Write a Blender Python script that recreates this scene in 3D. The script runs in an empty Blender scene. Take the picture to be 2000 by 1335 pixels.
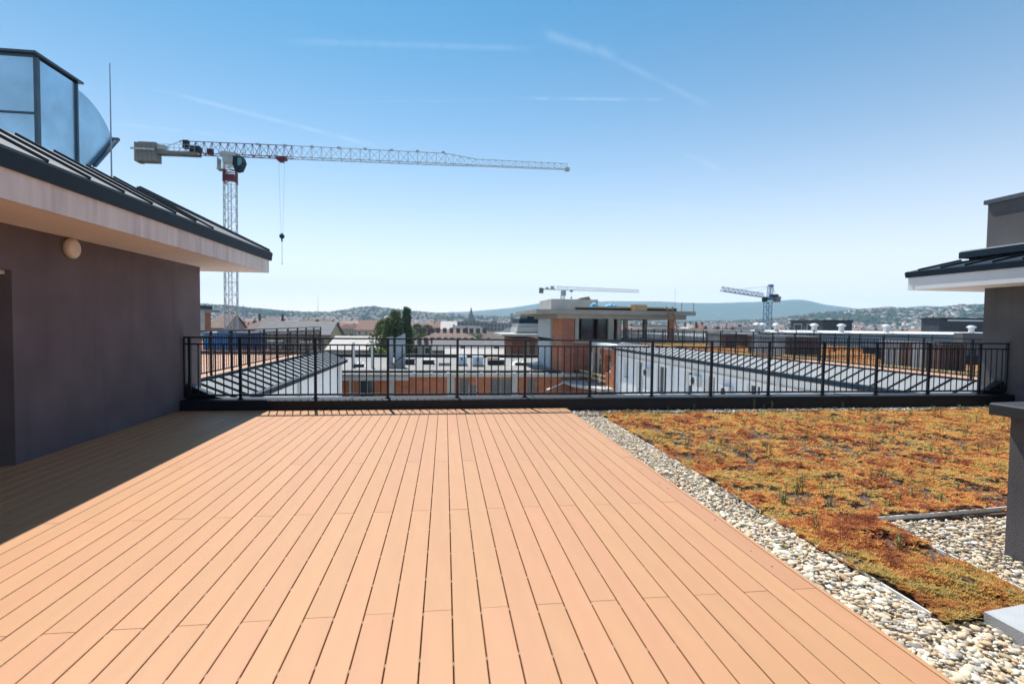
import bpy, math, random
import numpy as np
from mathutils import Vector, Matrix

R = math.radians
rnd = random.Random(7)
npr = np.random.default_rng(11)
scene = bpy.context.scene
C = scene.collection

# ------------------------------------------------------------------ camera
EYE = Vector((0.0, 0.0, 1.5))
FPX = 1005.0                      # focal length in pixels of the 2000 px wide photograph
dYc = Vector((-131.0, 38.5, -FPX)).normalized()          # world +Y seen in camera axes
hz = Vector((1.0, -0.0121, 0.0))
Uc = (-(dYc.cross(-hz))).normalized()
if Uc.y < 0: Uc = -Uc
Xc = dYc.cross(Uc)
MW = Matrix((Xc, dYc, Uc))                                # camera axes -> world axes
cam_d = bpy.data.cameras.new('camera')
cam = bpy.data.objects.new('camera', cam_d); C.objects.link(cam)
cam_d.sensor_fit = 'HORIZONTAL'; cam_d.sensor_width = 36.0
cam_d.lens = 36.0 * FPX / 2000.0
cam_d.clip_start = 0.05; cam_d.clip_end = 60000
cam_d.dof.use_dof = True; cam_d.dof.focus_distance = 4.4; cam_d.dof.aperture_fstop = 2.0
cam.matrix_world = Matrix.Translation(EYE) @ MW.to_4x4()
scene.camera = cam

def at(px, py, Y):
    """point at real distance Y that the photograph shows at (px, py)"""
    d = MW @ Vector((px - 1000.0, -(py - 667.5), -FPX))
    return EYE + d * (Y / d.y)

# ------------------------------------------------------------------ sky, sun, exposure
SUN = Vector((-0.160, 0.62, 1.0)).normalized()
SUN_EL = math.asin(SUN.z); SUN_AZ = math.atan2(SUN.x, SUN.y)
world = bpy.data.worlds.new('World'); scene.world = world; world.use_nodes = True
wn = world.node_tree; wn.nodes.clear()
def WN(t, **k):
    n = wn.nodes.new(t)
    for a, b in k.items(): setattr(n, a, b)
    return n
sky = WN('ShaderNodeTexSky', sky_type='NISHITA', sun_disc=False)
sky.sun_elevation = SUN_EL; sky.sun_rotation = SUN_AZ % (2*math.pi)
sky.altitude = 120; sky.air_density = 1.0; sky.dust_density = 0.3; sky.ozone_density = 3.0
SKY_STRENGTH = 0.104
bg = WN('ShaderNodeBackground'); wo = WN('ShaderNodeOutputWorld')
bg.inputs['Strength'].default_value = SKY_STRENGTH
# thin vapour trails high in the sky: great-circle streaks between two directions
geo = WN('ShaderNodeTexCoord')
def wmath(op, a, b=None, c=None, clamp=False):
    n = WN('ShaderNodeMath', operation=op); n.use_clamp = clamp
    for i, v in enumerate((a, b, c)):
        if v is None: continue
        if isinstance(v, (int, float)): n.inputs[i].default_value = v
        else: wn.links.new(v, n.inputs[i])
    return n.outputs[0]
def wdot(vec):
    n = WN('ShaderNodeVectorMath', operation='DOT_PRODUCT')
    wn.links.new(geo.outputs['Generated'], n.inputs[0]); n.inputs[1].default_value = vec
    return n.outputs['Value']
wnoise = WN('ShaderNodeTexNoise'); wnoise.inputs['Scale'].default_value = 26; wnoise.inputs['Detail'].default_value = 5
wn.links.new(geo.outputs['Generated'], wnoise.inputs['Vector'])
def gdir(px, py): return (MW @ Vector((px-1000.0, -(py-667.5), -FPX))).normalized()
TR = [((540,80),(1060,96),.0070,.07), ((1050,62),(1210,112),.011,.09), ((1000,192),(1310,195),.0035,.14), ((620,200),(1010,196),.0024,.05),
      ((280,168),(760,292),.0045,.12), ((200,238),(520,275),.004,.07), ((1330,298),(1415,335),.005,.08),
      ((880,384),(1450,410),.0035,.05), ((1180,105),(1400,215),.0070,.06), ((1460,360),(1560,395),.0050,.04)]
total = None
for a, b, w, s in TR:
    da, db = gdir(*a), gdir(*b)
    n = da.cross(db).normalized(); t = (db-da).normalized(); mid = (da+db)*.5; half = (db-da).length*.5
    dist = wmath('ABSOLUTE', wdot(n))
    across = wmath('SUBTRACT', 1.0, wmath('DIVIDE', dist, w), clamp=True)
    al = wmath('ABSOLUTE', wmath('SUBTRACT', wdot(t), mid.dot(t)))
    along = wmath('MULTIPLY', wmath('SUBTRACT', 1.0, wmath('DIVIDE', al, half), clamp=True), 3.0, clamp=True)
    front = wmath('GREATER_THAN', wdot(mid.normalized()), 0.0)
    m = wmath('MULTIPLY', wmath('MULTIPLY', wmath('MULTIPLY', across, along), front), s*.75)
    total = m if total is None else wmath('ADD', total, m)
soft = wmath('MULTIPLY', total, wmath('MULTIPLY_ADD', wnoise.outputs['Fac'], 4.0, -1.2, clamp=True), clamp=True)
trail = WN('ShaderNodeMixRGB', blend_type='MIX')
sep = WN('ShaderNodeSeparateXYZ'); wn.links.new(geo.outputs['Generated'], sep.inputs[0])
low = wmath('MULTIPLY', wmath('EXPONENT', wmath('MULTIPLY', wmath('MAXIMUM', sep.outputs['Z'], 0.0), -6.2)), .95, clamp=True)
tint = WN('ShaderNodeMixRGB', blend_type='MULTIPLY'); tint.inputs['Fac'].default_value = 1; tint.inputs['Color2'].default_value = (.045, .57, .70, 1)
wn.links.new(sky.outputs[0], tint.inputs['Color1'])
pale = WN('ShaderNodeMixRGB'); wn.links.new(low, pale.inputs['Fac']); wn.links.new(tint.outputs[0], pale.inputs['Color1']); pale.inputs['Color2'].default_value = (13.5, 10.6, 9.2, 1)
wn.links.new(soft, trail.inputs['Fac']); wn.links.new(pale.outputs[0], trail.inputs['Color1'])
trail.inputs['Color2'].default_value = (9.5, 10.2, 10.6, 1)
wn.links.new(trail.outputs[0], bg.inputs['Color']); wn.links.new(bg.outputs[0], wo.inputs[0])

sl = bpy.data.lights.new('sun', 'SUN'); sl.energy = 4.2; sl.angle = R(0.53); sl.color = (1.0, 0.955, 0.89)
so = bpy.data.objects.new('sun', sl); C.objects.link(so)
so.rotation_euler = (-SUN).to_track_quat('-Z', 'Y').to_euler(); so.location = (0, 0, 60)
vs = scene.view_settings
vs.view_transform = 'Standard'; vs.look = 'None'; vs.gamma = 1.0; vs.use_curve_mapping = False
vs.exposure = 0.77
scene.render.engine = 'CYCLES'
cy = scene.cycles
cy.max_bounces = 8; cy.diffuse_bounces = 4; cy.glossy_bounces = 3; cy.volume_bounces = 1; cy.transparent_max_bounces = 8
cy.use_denoising = True
cy.sample_clamp_indirect = 6.0

HAZE = 1.0e-4
# ------------------------------------------------------------------ materials
MATS = {}
def mat(name, col, rough=.7, metal=0., var=.12, scale=3., bump=0., bscale=60., stretch=(1,1,1), objrand=0., attr=None,
        spec=.5, col2=None, seed=0., detail=5., hueobj=0., streak=0.):
    if name in MATS: return MATS[name]
    m = bpy.data.materials.new(name); m.use_nodes = True; nt = m.node_tree; N = nt.nodes; L = nt.links
    p = N['Principled BSDF']
    p.inputs['Roughness'].default_value = rough; p.inputs['Metallic'].default_value = metal
    p.inputs['Specular IOR Level'].default_value = spec
    tc = N.new('ShaderNodeTexCoord'); mp = N.new('ShaderNodeMapping'); mp.inputs['Scale'].default_value = stretch
    mp.inputs['Location'].default_value = (seed, seed*.7, 0)
    L.new(tc.outputs['Object'], mp.inputs[0])
    nz = N.new('ShaderNodeTexNoise'); nz.inputs['Scale'].default_value = scale; nz.inputs['Detail'].default_value = detail
    L.new(mp.outputs[0], nz.inputs['Vector'])
    ramp = N.new('ShaderNodeMapRange'); ramp.inputs['From Min'].default_value = .3; ramp.inputs['From Max'].default_value = .7
    L.new(nz.outputs['Fac'], ramp.inputs[0])
    mx = N.new('ShaderNodeMixRGB'); L.new(ramp.outputs[0], mx.inputs['Fac'])
    c2 = col2 if col2 else tuple(min(1, c*(1+var)) for c in col)
    c1 = col if col2 else tuple(c*(1-var) for c in col)
    mx.inputs['Color1'].default_value = (*c1, 1); mx.inputs['Color2'].default_value = (*c2, 1)
    out = mx.outputs[0]
    if attr:
        at_ = N.new('ShaderNodeAttribute'); at_.attribute_name = attr
        mu = N.new('ShaderNodeMixRGB'); mu.blend_type = 'MULTIPLY'; mu.inputs['Fac'].default_value = 1
        L.new(at_.outputs['Color'], mu.inputs['Color1']); L.new(out, mu.inputs['Color2']); out = mu.outputs[0]
    if objrand or hueobj:
        oi = N.new('ShaderNodeObjectInfo'); hs = N.new('ShaderNodeHueSaturation')
        mr = N.new('ShaderNodeMapRange'); mr.inputs['To Min'].default_value = 1-objrand; mr.inputs['To Max'].default_value = 1+objrand
        L.new(oi.outputs['Random'], mr.inputs[0]); L.new(mr.outputs[0], hs.inputs['Value'])
        if hueobj:
            fr = N.new('ShaderNodeMath'); fr.operation = 'MULTIPLY'; fr.inputs[1].default_value = 7.31
            f2 = N.new('ShaderNodeMath'); f2.operation = 'FRACT'
            m2 = N.new('ShaderNodeMapRange'); m2.inputs['To Min'].default_value = .5-hueobj; m2.inputs['To Max'].default_value = .5+hueobj
            L.new(oi.outputs['Random'], fr.inputs[0]); L.new(fr.outputs[0], f2.inputs[0]); L.new(f2.outputs[0], m2.inputs[0]); L.new(m2.outputs[0], hs.inputs['Hue'])
        L.new(out, hs.inputs['Color']); out = hs.outputs[0]
    if streak:      # rain streaks and dust running down the face
        m3 = N.new('ShaderNodeMapping'); m3.inputs['Scale'].default_value = (5,5,.35); L.new(tc.outputs['Object'], m3.inputs[0])
        n3 = N.new('ShaderNodeTexNoise'); n3.inputs['Scale'].default_value = 1.3; n3.inputs['Detail'].default_value = 7; L.new(m3.outputs[0], n3.inputs['Vector'])
        r3 = N.new('ShaderNodeMapRange'); r3.inputs['From Min'].default_value = .52; r3.inputs['From Max'].default_value = .72; r3.inputs['To Min'].default_value = 1; r3.inputs['To Max'].default_value = 1-streak
        L.new(n3.outputs['Fac'], r3.inputs[0]); h3 = N.new('ShaderNodeHueSaturation'); L.new(r3.outputs[0], h3.inputs['Value']); L.new(out, h3.inputs['Color']); out = h3.outputs[0]
    L.new(out, p.inputs['Base Color'])
    if bump:
        b2 = N.new('ShaderNodeTexNoise'); b2.inputs['Scale'].default_value = bscale; b2.inputs['Detail'].default_value = 4
        L.new(mp.outputs[0], b2.inputs['Vector'])
        bp = N.new('ShaderNodeBump'); bp.inputs['Strength'].default_value = bump; bp.inputs['Distance'].default_value = .01
        L.new(b2.outputs['Fac'], bp.inputs['Height']); L.new(bp.outputs[0], p.inputs['Normal'])
    MATS[name] = m
    return m

def brickmat(name, c1, c2, mortar, w=.38, h=.24):
    m = bpy.data.materials.new(name); m.use_nodes = True; nt = m.node_tree; N = nt.nodes; L = nt.links
    p = N['Principled BSDF']; p.inputs['Roughness'].default_value = .9
    tc = N.new('ShaderNodeTexCoord'); sx = N.new('ShaderNodeSeparateXYZ'); L.new(tc.outputs['Object'], sx.inputs[0])
    ad = N.new('ShaderNodeMath'); L.new(sx.outputs[0], ad.inputs[0]); L.new(sx.outputs[1], ad.inputs[1])
    cb = N.new('ShaderNodeCombineXYZ'); L.new(ad.outputs[0], cb.inputs[0]); L.new(sx.outputs[2], cb.inputs[1])
    br = N.new('ShaderNodeTexBrick'); br.inputs['Scale'].default_value = 1.0
    br.inputs['Brick Width'].default_value = w; br.inputs['Row Height'].default_value = h
    br.inputs['Mortar Size'].default_value = .012; br.inputs['Color1'].default_value = (*c1,1); br.inputs['Color2'].default_value = (*c2,1)
    br.inputs['Mortar'].default_value = (*mortar,1)
    L.new(cb.outputs[0], br.inputs['Vector'])
    nz = N.new('ShaderNodeTexNoise'); nz.inputs['Scale'].default_value = 1.3; nz.inputs['Detail'].default_value = 6; L.new(tc.outputs['Object'], nz.inputs['Vector'])
    mr = N.new('ShaderNodeMapRange'); mr.inputs['To Min'].default_value = .7; mr.inputs['To Max'].default_value = 1.3; L.new(nz.outputs['Fac'], mr.inputs[0])
    hs = N.new('ShaderNodeHueSaturation'); L.new(mr.outputs[0], hs.inputs['Value']); L.new(br.outputs[0], hs.inputs['Color'])
    L.new(hs.outputs[0], p.inputs['Base Color'])
    bp = N.new('ShaderNodeBump'); bp.inputs['Distance'].default_value = .01; bp.inputs['Strength'].default_value = .6
    L.new(br.outputs['Fac'], bp.inputs['Height']); bp.invert = True; L.new(bp.outputs[0], p.inputs['Normal'])
    MATS[name] = m
    return m

M_deck = mat('deck_composite', (.485,.246,.122), .48, var=.04, scale=2.2, stretch=(5,1,1), bump=.22, bscale=90, objrand=.035, hueobj=.004, spec=.35)
M_deck2 = mat('far_deck_composite', (.50,.27,.165), .7, var=.1, scale=2)
M_clip = mat('clip_metal', (.24,.17,.13), .7, .2)
M_under = mat('deck_underside', (.03,.022,.018), .95)
M_plaster = mat('dark_plaster', (.152,.126,.140), .93, var=.13, scale=1.6, bump=.8, bscale=150, detail=9, streak=.10, spec=.25)
M_plasterR = mat('grey_plaster', (.115,.110,.115), .93, var=.13, scale=1.5, bump=.8, bscale=150, detail=9, streak=.10, spec=.25, seed=4)
M_eave = mat('eave_render', (.78,.70,.67), .9, col2=(.62,.55,.53), scale=2.4, stretch=(1,4.0,.45), streak=.22, bump=.25, bscale=160, detail=7)
M_soffit = mat('soffit_render', (.76,.66,.59), .92, var=.05, scale=2)
M_eaveR = mat('grey_eave_render', (.72,.71,.71), .9, var=.05, scale=2)
M_dark = mat('anthracite_sheet', (.007,.022,.040), .55, 0, spec=.25, var=.15, scale=4)
M_rail = mat('railing_paint', (.008,.013,.020), .4, 0, var=.1, scale=8, spec=.35)
M_curb = mat('curb_sheet', (.006,.009,.015), .45, 0, var=.25, scale=3, spec=.3)
M_roof = mat('sheen_roof_sheet', (.17,.19,.21), .6, .1, var=.10, scale=1.2)  # dark roof metal; its sky sheen is put into this paler base colour
M_roofnear = mat('near_roof_sheet', (.11,.12,.13), .75, 0, var=.12, scale=2, spec=.3)
M_seam = mat('roof_seam', (.035,.045,.055), .45, .4)  # same metal as the sheets, coloured darker for the seams' shaded sides
M_duct = mat('galvanised_sheet', (.46,.68,.82), .34, .92, var=.22, scale=1.6, bump=.10, bscale=3, detail=8)  # reflected blue of the sky is put into the metal's base colour
M_ductseam = mat('duct_flange', (.10,.14,.17), .5, .6)
M_rod = mat('rod_steel', (.30,.34,.38), .4, .8)
M_white = mat('white_render', (.84,.85,.86), .88, var=.04, scale=1.1)
M_whitestrip = mat('white_capping', (.80,.80,.80), .6, var=.04)
M_conc = mat('raw_concrete', (.36,.34,.30), .9, col2=(.27,.255,.23), scale=.9, bump=.3, bscale=14, detail=8)
M_conc_l = mat('pale_concrete', (.55,.53,.49), .9, col2=(.44,.42,.39), scale=1.3, bump=.3, bscale=14, detail=8)
M_roofmem = mat('roof_membrane', (.29,.28,.265), .85, col2=(.20,.195,.19), scale=.6, detail=8)
M_black = mat('bitumen_black', (.018,.020,.023), .7)
M_brick = brickmat('clay_block', (.50,.17,.075), (.42,.135,.06), (.35,.22,.16))
M_brickd = brickmat('dark_shaded_clay_block', (.33,.12,.075), (.28,.10,.065), (.28,.20,.16))  # darker copy of clay_block, with front-face shade put into its colour
M_wood = mat('pale_timber', (.56,.40,.22), .8, var=.2, scale=5, stretch=(1,1,6))
M_wood2 = mat('brown_timber', (.30,.17,.08), .85, var=.3, scale=6)
M_blue = mat('blue_paint', (.02,.30,.68), .5, var=.15)
M_bluetarp = mat('blue_tarpaulin', (.05,.42,.72), .6, var=.2)
M_wrap = mat('wrapped_blocks', (.62,.74,.84), .35, var=.12, scale=6)
M_int = mat('interior_dark', (.10,.095,.09), .9)
M_glass = mat('dark_glass', (.02,.03,.04), .08, 0, var=.1, spec=.8)
M_house_glass = mat('window_glass', (.05,.06,.08), .2, 0, spec=.8)
M_frame = mat('window_frame_paint', (.30,.33,.36), .6)
M_lamp = mat('lamp_opal', (.72,.62,.52), .45, var=.03)
M_lampring = mat('lamp_ring', (.55,.46,.38), .5)
M_door = mat('door_paint', (.012,.013,.017), .5)
M_brown = mat('brown_cladding', (.14,.095,.085), .75, var=.2, scale=4)
M_greybox = mat('grey_cladding', (.30,.33,.36), .7, var=.1)
M_ltgrey = mat('light_grey_metal', (.62,.64,.65), .5, .2, var=.1)
M_paver = mat('paver_concrete', (.46,.47,.48), .9, col2=(.38,.39,.40), scale=7, bump=.35, bscale=120)
M_edging = mat('aluminium_edging', (.78,.77,.74), .55, .0, var=.1)
M_soil = mat('substrate_soil', (.060,.042,.032), .98, col2=(.13,.085,.055), scale=30, bump=1., bscale=60)
M_gbase = mat('gravel_bed', (.20,.17,.13), .95, col2=(.33,.29,.24), scale=40, bump=1., bscale=70)
M_pebble = mat('pebble', (1,1,1), .75, var=.14, scale=60, attr='tone', bump=.25, bscale=120)
M_sedum = mat('sedum_leaf', (1,1,1), .85, var=.18, scale=40, attr='tone', spec=.2)
nt_ = M_sedum.node_tree; pr_ = nt_.nodes['Principled BSDF']; tl_ = nt_.nodes.new('ShaderNodeBsdfTranslucent'); mxs = nt_.nodes.new('ShaderNodeMixShader'); mxs.inputs[0].default_value = .46
nt_.links.new(pr_.inputs['Base Color'].links[0].from_socket, tl_.inputs['Color']); nt_.links.new(pr_.outputs[0], mxs.inputs[1]); nt_.links.new(tl_.outputs[0], mxs.inputs[2])
nt_.links.new(mxs.outputs[0], nt_.nodes['Material Output'].inputs['Surface'])
M_stalk = mat('green_stalk', (.16,.20,.06), .8, var=.3, scale=30)
M_crane = mat('crane_grey_paint', (.52,.53,.52), .5, .2, var=.15)
M_cranered = mat('crane_red_paint', (.20,.022,.032), .5, .1, var=.15)
M_craneblue = mat('crane_blue_paint', (.08,.20,.36), .5, .1, var=.15)
M_ballast = mat('ballast_concrete', (.30,.29,.26), .9, col2=(.20,.19,.18), scale=.8)
M_cab = mat('crane_cab_paint', (.45,.52,.50), .45, var=.1)
M_leafd = mat('poplar_leaf', (.11,.15,.06), .75, col2=(.19,.23,.09), scale=.35, spec=.2)
M_leafd2 = mat('dark_poplar_leaf', (.06,.10,.05), .75, col2=(.11,.155,.07), scale=.35, spec=.2)
M_leaf = mat('tree_leaf', (.06,.10,.035), .75, col2=(.11,.16,.055), scale=.3, objrand=.3, hueobj=.03, spec=.2)
M_leafy = mat('yellow_green_leaf', (.16,.22,.05), .75, col2=(.24,.28,.07), scale=.5, spec=.2)
for M_t in (M_leafd, M_leafd2, M_leaf, M_leafy):      # leaves let some light through
    nq = M_t.node_tree; pq = nq.nodes['Principled BSDF']; tq = nq.nodes.new('ShaderNodeBsdfTranslucent'); mq = nq.nodes.new('ShaderNodeMixShader'); mq.inputs[0].default_value = .4
    nq.links.new(pq.inputs['Base Color'].links[0].from_socket, tq.inputs['Color']); nq.links.new(pq.outputs[0], mq.inputs[1]); nq.links.new(tq.outputs[0], mq.inputs[2])
    nq.links.new(mq.outputs[0], nq.nodes['Material Output'].inputs['Surface'])
M_bark = mat('bark', (.09,.065,.045), .95, var=.3, scale=8)
M_ground = mat('city_ground', (.11,.105,.095), .95, col2=(.07,.09,.045), scale=.012, detail=8)
M_hills = mat('hill_forest', (.030,.055,.026), .95, col2=(.065,.090,.040), scale=.006, detail=9, bump=0)
M_far = mat('far_city', (1,1,1), .85, var=.1, scale=.05, attr='tone')
M_bush = mat('far_foliage', (1,1,1), .9, var=.25, scale=.08, attr='tone', spec=.1)
M_spire = mat('church_stone', (.16,.15,.15), .9)
WALLS = [mat('house_wall_cream', (.52,.46,.36), .9), mat('house_wall_ochre', (.46,.36,.22), .9), mat('house_wall_grey', (.33,.33,.33), .9),
         mat('house_wall_white', (.66,.65,.62), .9), mat('house_wall_rose', (.44,.31,.26), .9)]
ROOFS = [mat('roof_tile_red', (.165,.075,.055), .85, var=.2, scale=.8), mat('roof_tile_brown', (.13,.09,.075), .85, var=.2, scale=.8),
         mat('roof_tile_faded', (.185,.125,.105), .85, var=.2, scale=.8), mat('roof_slate_grey', (.10,.105,.115), .8, var=.2, scale=.8),
         mat('roof_sheet_pale', (.33,.31,.29), .7, var=.15, scale=.5)]
WN_ = ['cream','ochre','grey','white','rose']; RN_ = ['red tiled','brown tiled','faded pink tiled','slate grey','pale sheet']

# ------------------------------------------------------------------ mesh helpers
def setp(o, label=None, cat=None, group=None, kind=None):
    if label: o['label'] = label
    if cat: o['category'] = cat
    if group: o['group'] = group
    if kind: o['kind'] = kind
    return o
def thing(name, loc=(0,0,0), label=None, cat=None, group=None, kind=None, rz=0.):
    o = bpy.data.objects.new(name, None); C.objects.link(o); o.location = loc; o.rotation_euler = (0,0,rz)
    o.empty_display_size = .2
    return setp(o, label, cat, group, kind)
class MB:
    def __init__(s): s.v = []; s.f = []
    def add(s, vs, fs):
        b = len(s.v); s.v += [tuple(v) for v in vs]; s.f += [tuple(b+i for i in f) for f in fs]; return s
    def box(s, x0, x1, y0, y1, z0, z1):
        if x0 > x1: x0, x1 = x1, x0
        if y0 > y1: y0, y1 = y1, y0
        if z0 > z1: z0, z1 = z1, z0
        return s.add([(x0,y0,z0),(x1,y0,z0),(x1,y1,z0),(x0,y1,z0),(x0,y0,z1),(x1,y0,z1),(x1,y1,z1),(x0,y1,z1)],
                     [(0,3,2,1),(4,5,6,7),(0,1,5,4),(1,2,6,5),(2,3,7,6),(3,0,4,7)])
    def cbox(s, c, d, rz=0., rx=0., ry=0.):
        m = Matrix.Rotation(rz,3,'Z') @ Matrix.Rotation(rx,3,'X') @ Matrix.Rotation(ry,3,'Y'); c = Vector(c)
        vs = [c + m @ Vector((a*d[0]/2, b*d[1]/2, e*d[2]/2)) for e in (-1,1) for a,b in ((-1,-1),(1,-1),(1,1),(-1,1))]
        return s.add(vs, [(0,3,2,1),(4,5,6,7),(0,1,5,4),(1,2,6,5),(2,3,7,6),(3,0,4,7)])
    def prism(s, pts, vec):
        n = len(pts); v = Vector(vec); p = [Vector(q) for q in pts]
        nrm = Vector((0,0,0))
        for i in range(n): nrm += p[i].cross(p[(i+1) % n])
        if nrm.dot(v) > 0: p = p[::-1]
        return s.add(p + [q+v for q in p], [tuple(range(n)), tuple(range(2*n-1, n-1, -1))] + [(i, i+n, (i+1)%n+n, (i+1)%n) for i in range(n)])
    def tube(s, p, q, r, n=8, r2=None, caps=True):
        p, q = Vector(p), Vector(q); r2 = r if r2 is None else r2
        d = (q-p).normalized(); a = d.orthogonal().normalized(); b = d.cross(a)
        vs = []
        for c, rr in ((p, r), (q, r2)):
            vs += [c + a*rr*math.cos(2*math.pi*i/n) + b*rr*math.sin(2*math.pi*i/n) for i in range(n)]
        fs = [(i, (i+1)%n, (i+1)%n+n, i+n) for i in range(n)]
        if caps: fs += [tuple(range(n-1,-1,-1)), tuple(range(n, 2*n))]
        return s.add(vs, fs)
    def bar(s, p, q, w, h=None):
        """rectangular bar between two points; w horizontal, h the other way"""
        h = h or w; p, q = Vector(p), Vector(q); d = (q-p).normalized()
        up = Vector((0,0,1)) if abs(d.z) < .95 else Vector((0,1,0))
        a = d.cross(up).normalized(); b = a.cross(d).normalized()
        vs = [c + a*x*w/2 + b*y*h/2 for c in (p,q) for x,y in ((-1,-1),(1,-1),(1,1),(-1,1))]
        return s.add(vs, [(0,3,2,1),(4,5,6,7),(0,1,5,4),(1,2,6,5),(2,3,7,6),(3,0,4,7)])
    def lathe(s, c, prof, n=16, axis='Z'):
        c = Vector(c); base = len(s.v); k = len(prof)
        for r, z in prof:
            for i in range(n):
                a = 2*math.pi*i/n; u, w = r*math.cos(a), r*math.sin(a)
                s.v.append(tuple(c + (Vector((u,w,z)) if axis == 'Z' else Vector((z,u,w)))))
        for j in range(k-1):
            for i in range(n):
                s.f.append((base+j*n+i, base+j*n+(i+1)%n, base+(j+1)*n+(i+1)%n, base+(j+1)*n+i))
        s.f.append(tuple(base+i for i in range(n-1,-1,-1))); s.f.append(tuple(base+(k-1)*n+i for i in range(n)))
        return s
    def mesh(s, name, m, off=(0,0,0)):
        me = bpy.data.meshes.new(name)
        ox, oy, oz = off
        me.from_pydata([(x-ox, y-oy, z-oz) for x,y,z in s.v], [], s.f); me.materials.append(m); me.update()
        return me
    def build(s, name, m, parent=None, label=None, cat=None, group=None, kind=None, smooth=False):
        off = tuple(parent.location) if parent is not None and parent.get('_world', 1) else (0,0,0)
        if parent is not None and parent.parent is not None:
            off = tuple(Vector(off) + parent.parent.location)
        loc = None
        if parent is None:      # a thing that is one mesh: origin at its base
            xs, ys, zs = zip(*s.v); loc = ((min(xs)+max(xs))/2, (min(ys)+max(ys))/2, min(zs)); off = loc
        me = s.mesh(name, m, off)
        if smooth:
            for p in me.polygons: p.use_smooth = True
        o = bpy.data.objects.new(name, me); C.objects.link(o)
        if parent is not None: o.parent = parent
        else: o.location = loc
        return setp(o, label, cat, group, kind)
def link(name, me, parent=None, loc=(0,0,0), **k):
    o = bpy.data.objects.new(name, me); C.objects.link(o); o.parent = parent; o.location = loc
    return setp(o, **k)
def fast(name, V, F, m, tone=None, parent=None, smooth=False, **k):
    """big joined mesh from arrays; F is (n,3) or (n,4)"""
    me = bpy.data.meshes.new(name); nv, nf, c = len(V), len(F), F.shape[1]
    me.vertices.add(nv); me.vertices.foreach_set('co', np.asarray(V, np.float32).ravel())
    me.loops.add(nf*c); me.loops.foreach_set('vertex_index', np.asarray(F, np.int32).ravel())
    me.polygons.add(nf); me.polygons.foreach_set('loop_start', np.arange(0, nf*c, c, dtype=np.int32))
    try: me.polygons.foreach_set('loop_total', np.full(nf, c, dtype=np.int32))
    except Exception: pass
    if smooth: me.polygons.foreach_set('use_smooth', np.ones(nf, dtype=bool))
    if tone is not None:
        a = me.attributes.new('tone', 'FLOAT_COLOR', 'POINT')
        t = np.ones((nv,4), np.float32); t[:, :3] = tone; a.data.foreach_set('color', t.ravel())
    me.materials.append(m); me.update(calc_edges=True); me.validate()
    o = bpy.data.objects.new(name, me); C.objects.link(o)
    if parent: o.parent = parent
    return setp(o, **k)
def scatter(bv, bf, pos, mats, tones):
    """copies of a small base mesh: bv (n,3), bf (m,k), pos (N,3), mats (N,3,3), tones (N,3)"""
    N, n = len(pos), len(bv)
    V = np.einsum('nij,kj->nki', mats, bv) + pos[:, None, :]
    F = bf[None] + (np.arange(N)*n)[:, None, None]
    return V.reshape(-1,3), F.reshape(-1, bf.shape[1]), np.repeat(tones, n, axis=0)
def rotz(a):
    c, s = np.cos(a), np.sin(a); m = np.zeros((len(a),3,3)); m[:,0,0]=c; m[:,0,1]=-s; m[:,1,0]=s; m[:,1,1]=c; m[:,2,2]=1
    return m
def randrot(n, tilt):
    m = rotz(npr.uniform(0, 2*math.pi, n)); t = npr.normal(0, tilt, n); r = np.zeros((n,3,3))
    c, s = np.cos(t), np.sin(t); r[:,0,0]=1; r[:,1,1]=c; r[:,1,2]=-s; r[:,2,1]=s; r[:,2,2]=c
    return np.einsum('nij,njk->nik', np.einsum('nij,njk->nik', m, r), rotz(npr.uniform(0,2*math.pi,n)))
_grids = {}
def vnoise(x, y, scale, seed=0, octaves=4):
    out = np.zeros_like(x, dtype=float); amp = 1.; tot = 0.
    for o in range(octaves):
        key = (seed, o)
        if key not in _grids: _grids[key] = np.random.default_rng(seed*31+o).random((256,256))
        g = _grids[key]; u = x/scale*(2**o)+o*17.3; v = y/scale*(2**o)+o*9.1
        i, j = np.floor(u).astype(int), np.floor(v).astype(int); fu, fv = u-i, v-j
        fu = fu*fu*(3-2*fu); fv = fv*fv*(3-2*fv)
        a, b, c, d = g[i%256, j%256], g[(i+1)%256, j%256], g[i%256, (j+1)%256], g[(i+1)%256, (j+1)%256]
        out += amp*((a*(1-fu)+b*fu)*(1-fv)+(c*(1-fu)+d*fu)*fv); tot += amp; amp *= .5
    return out/tot
def ico(sub=0):
    t = (1+5**.5)/2
    v = [(-1,t,0),(1,t,0),(-1,-t,0),(1,-t,0),(0,-1,t),(0,1,t),(0,-1,-t),(0,1,-t),(t,0,-1),(t,0,1),(-t,0,-1),(-t,0,1)]
    f = [(0,11,5),(0,5,1),(0,1,7),(0,7,10),(0,10,11),(1,5,9),(5,11,4),(11,10,2),(10,7,6),(7,1,8),(3,9,4),(3,4,2),(3,2,6),(3,6,8),(3,8,9),(4,9,5),(2,4,11),(6,2,10),(8,6,7),(9,8,1)]
    v = [Vector(q).normalized() for q in v]
    for _ in range(sub):
        c = {}; nf = []
        def mid(a, b):
            k = (min(a,b), max(a,b))
            if k not in c: c[k] = len(v); v.append(((v[a]+v[b])/2).normalized())
            return c[k]
        for a, b, d in f:
            x, y, z = mid(a,b), mid(b,d), mid(d,a); nf += [(a,x,z),(b,y,x),(d,z,y),(x,y,z)]
        f = nf
    return np.array([tuple(q) for q in v]), np.array(f)
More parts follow.
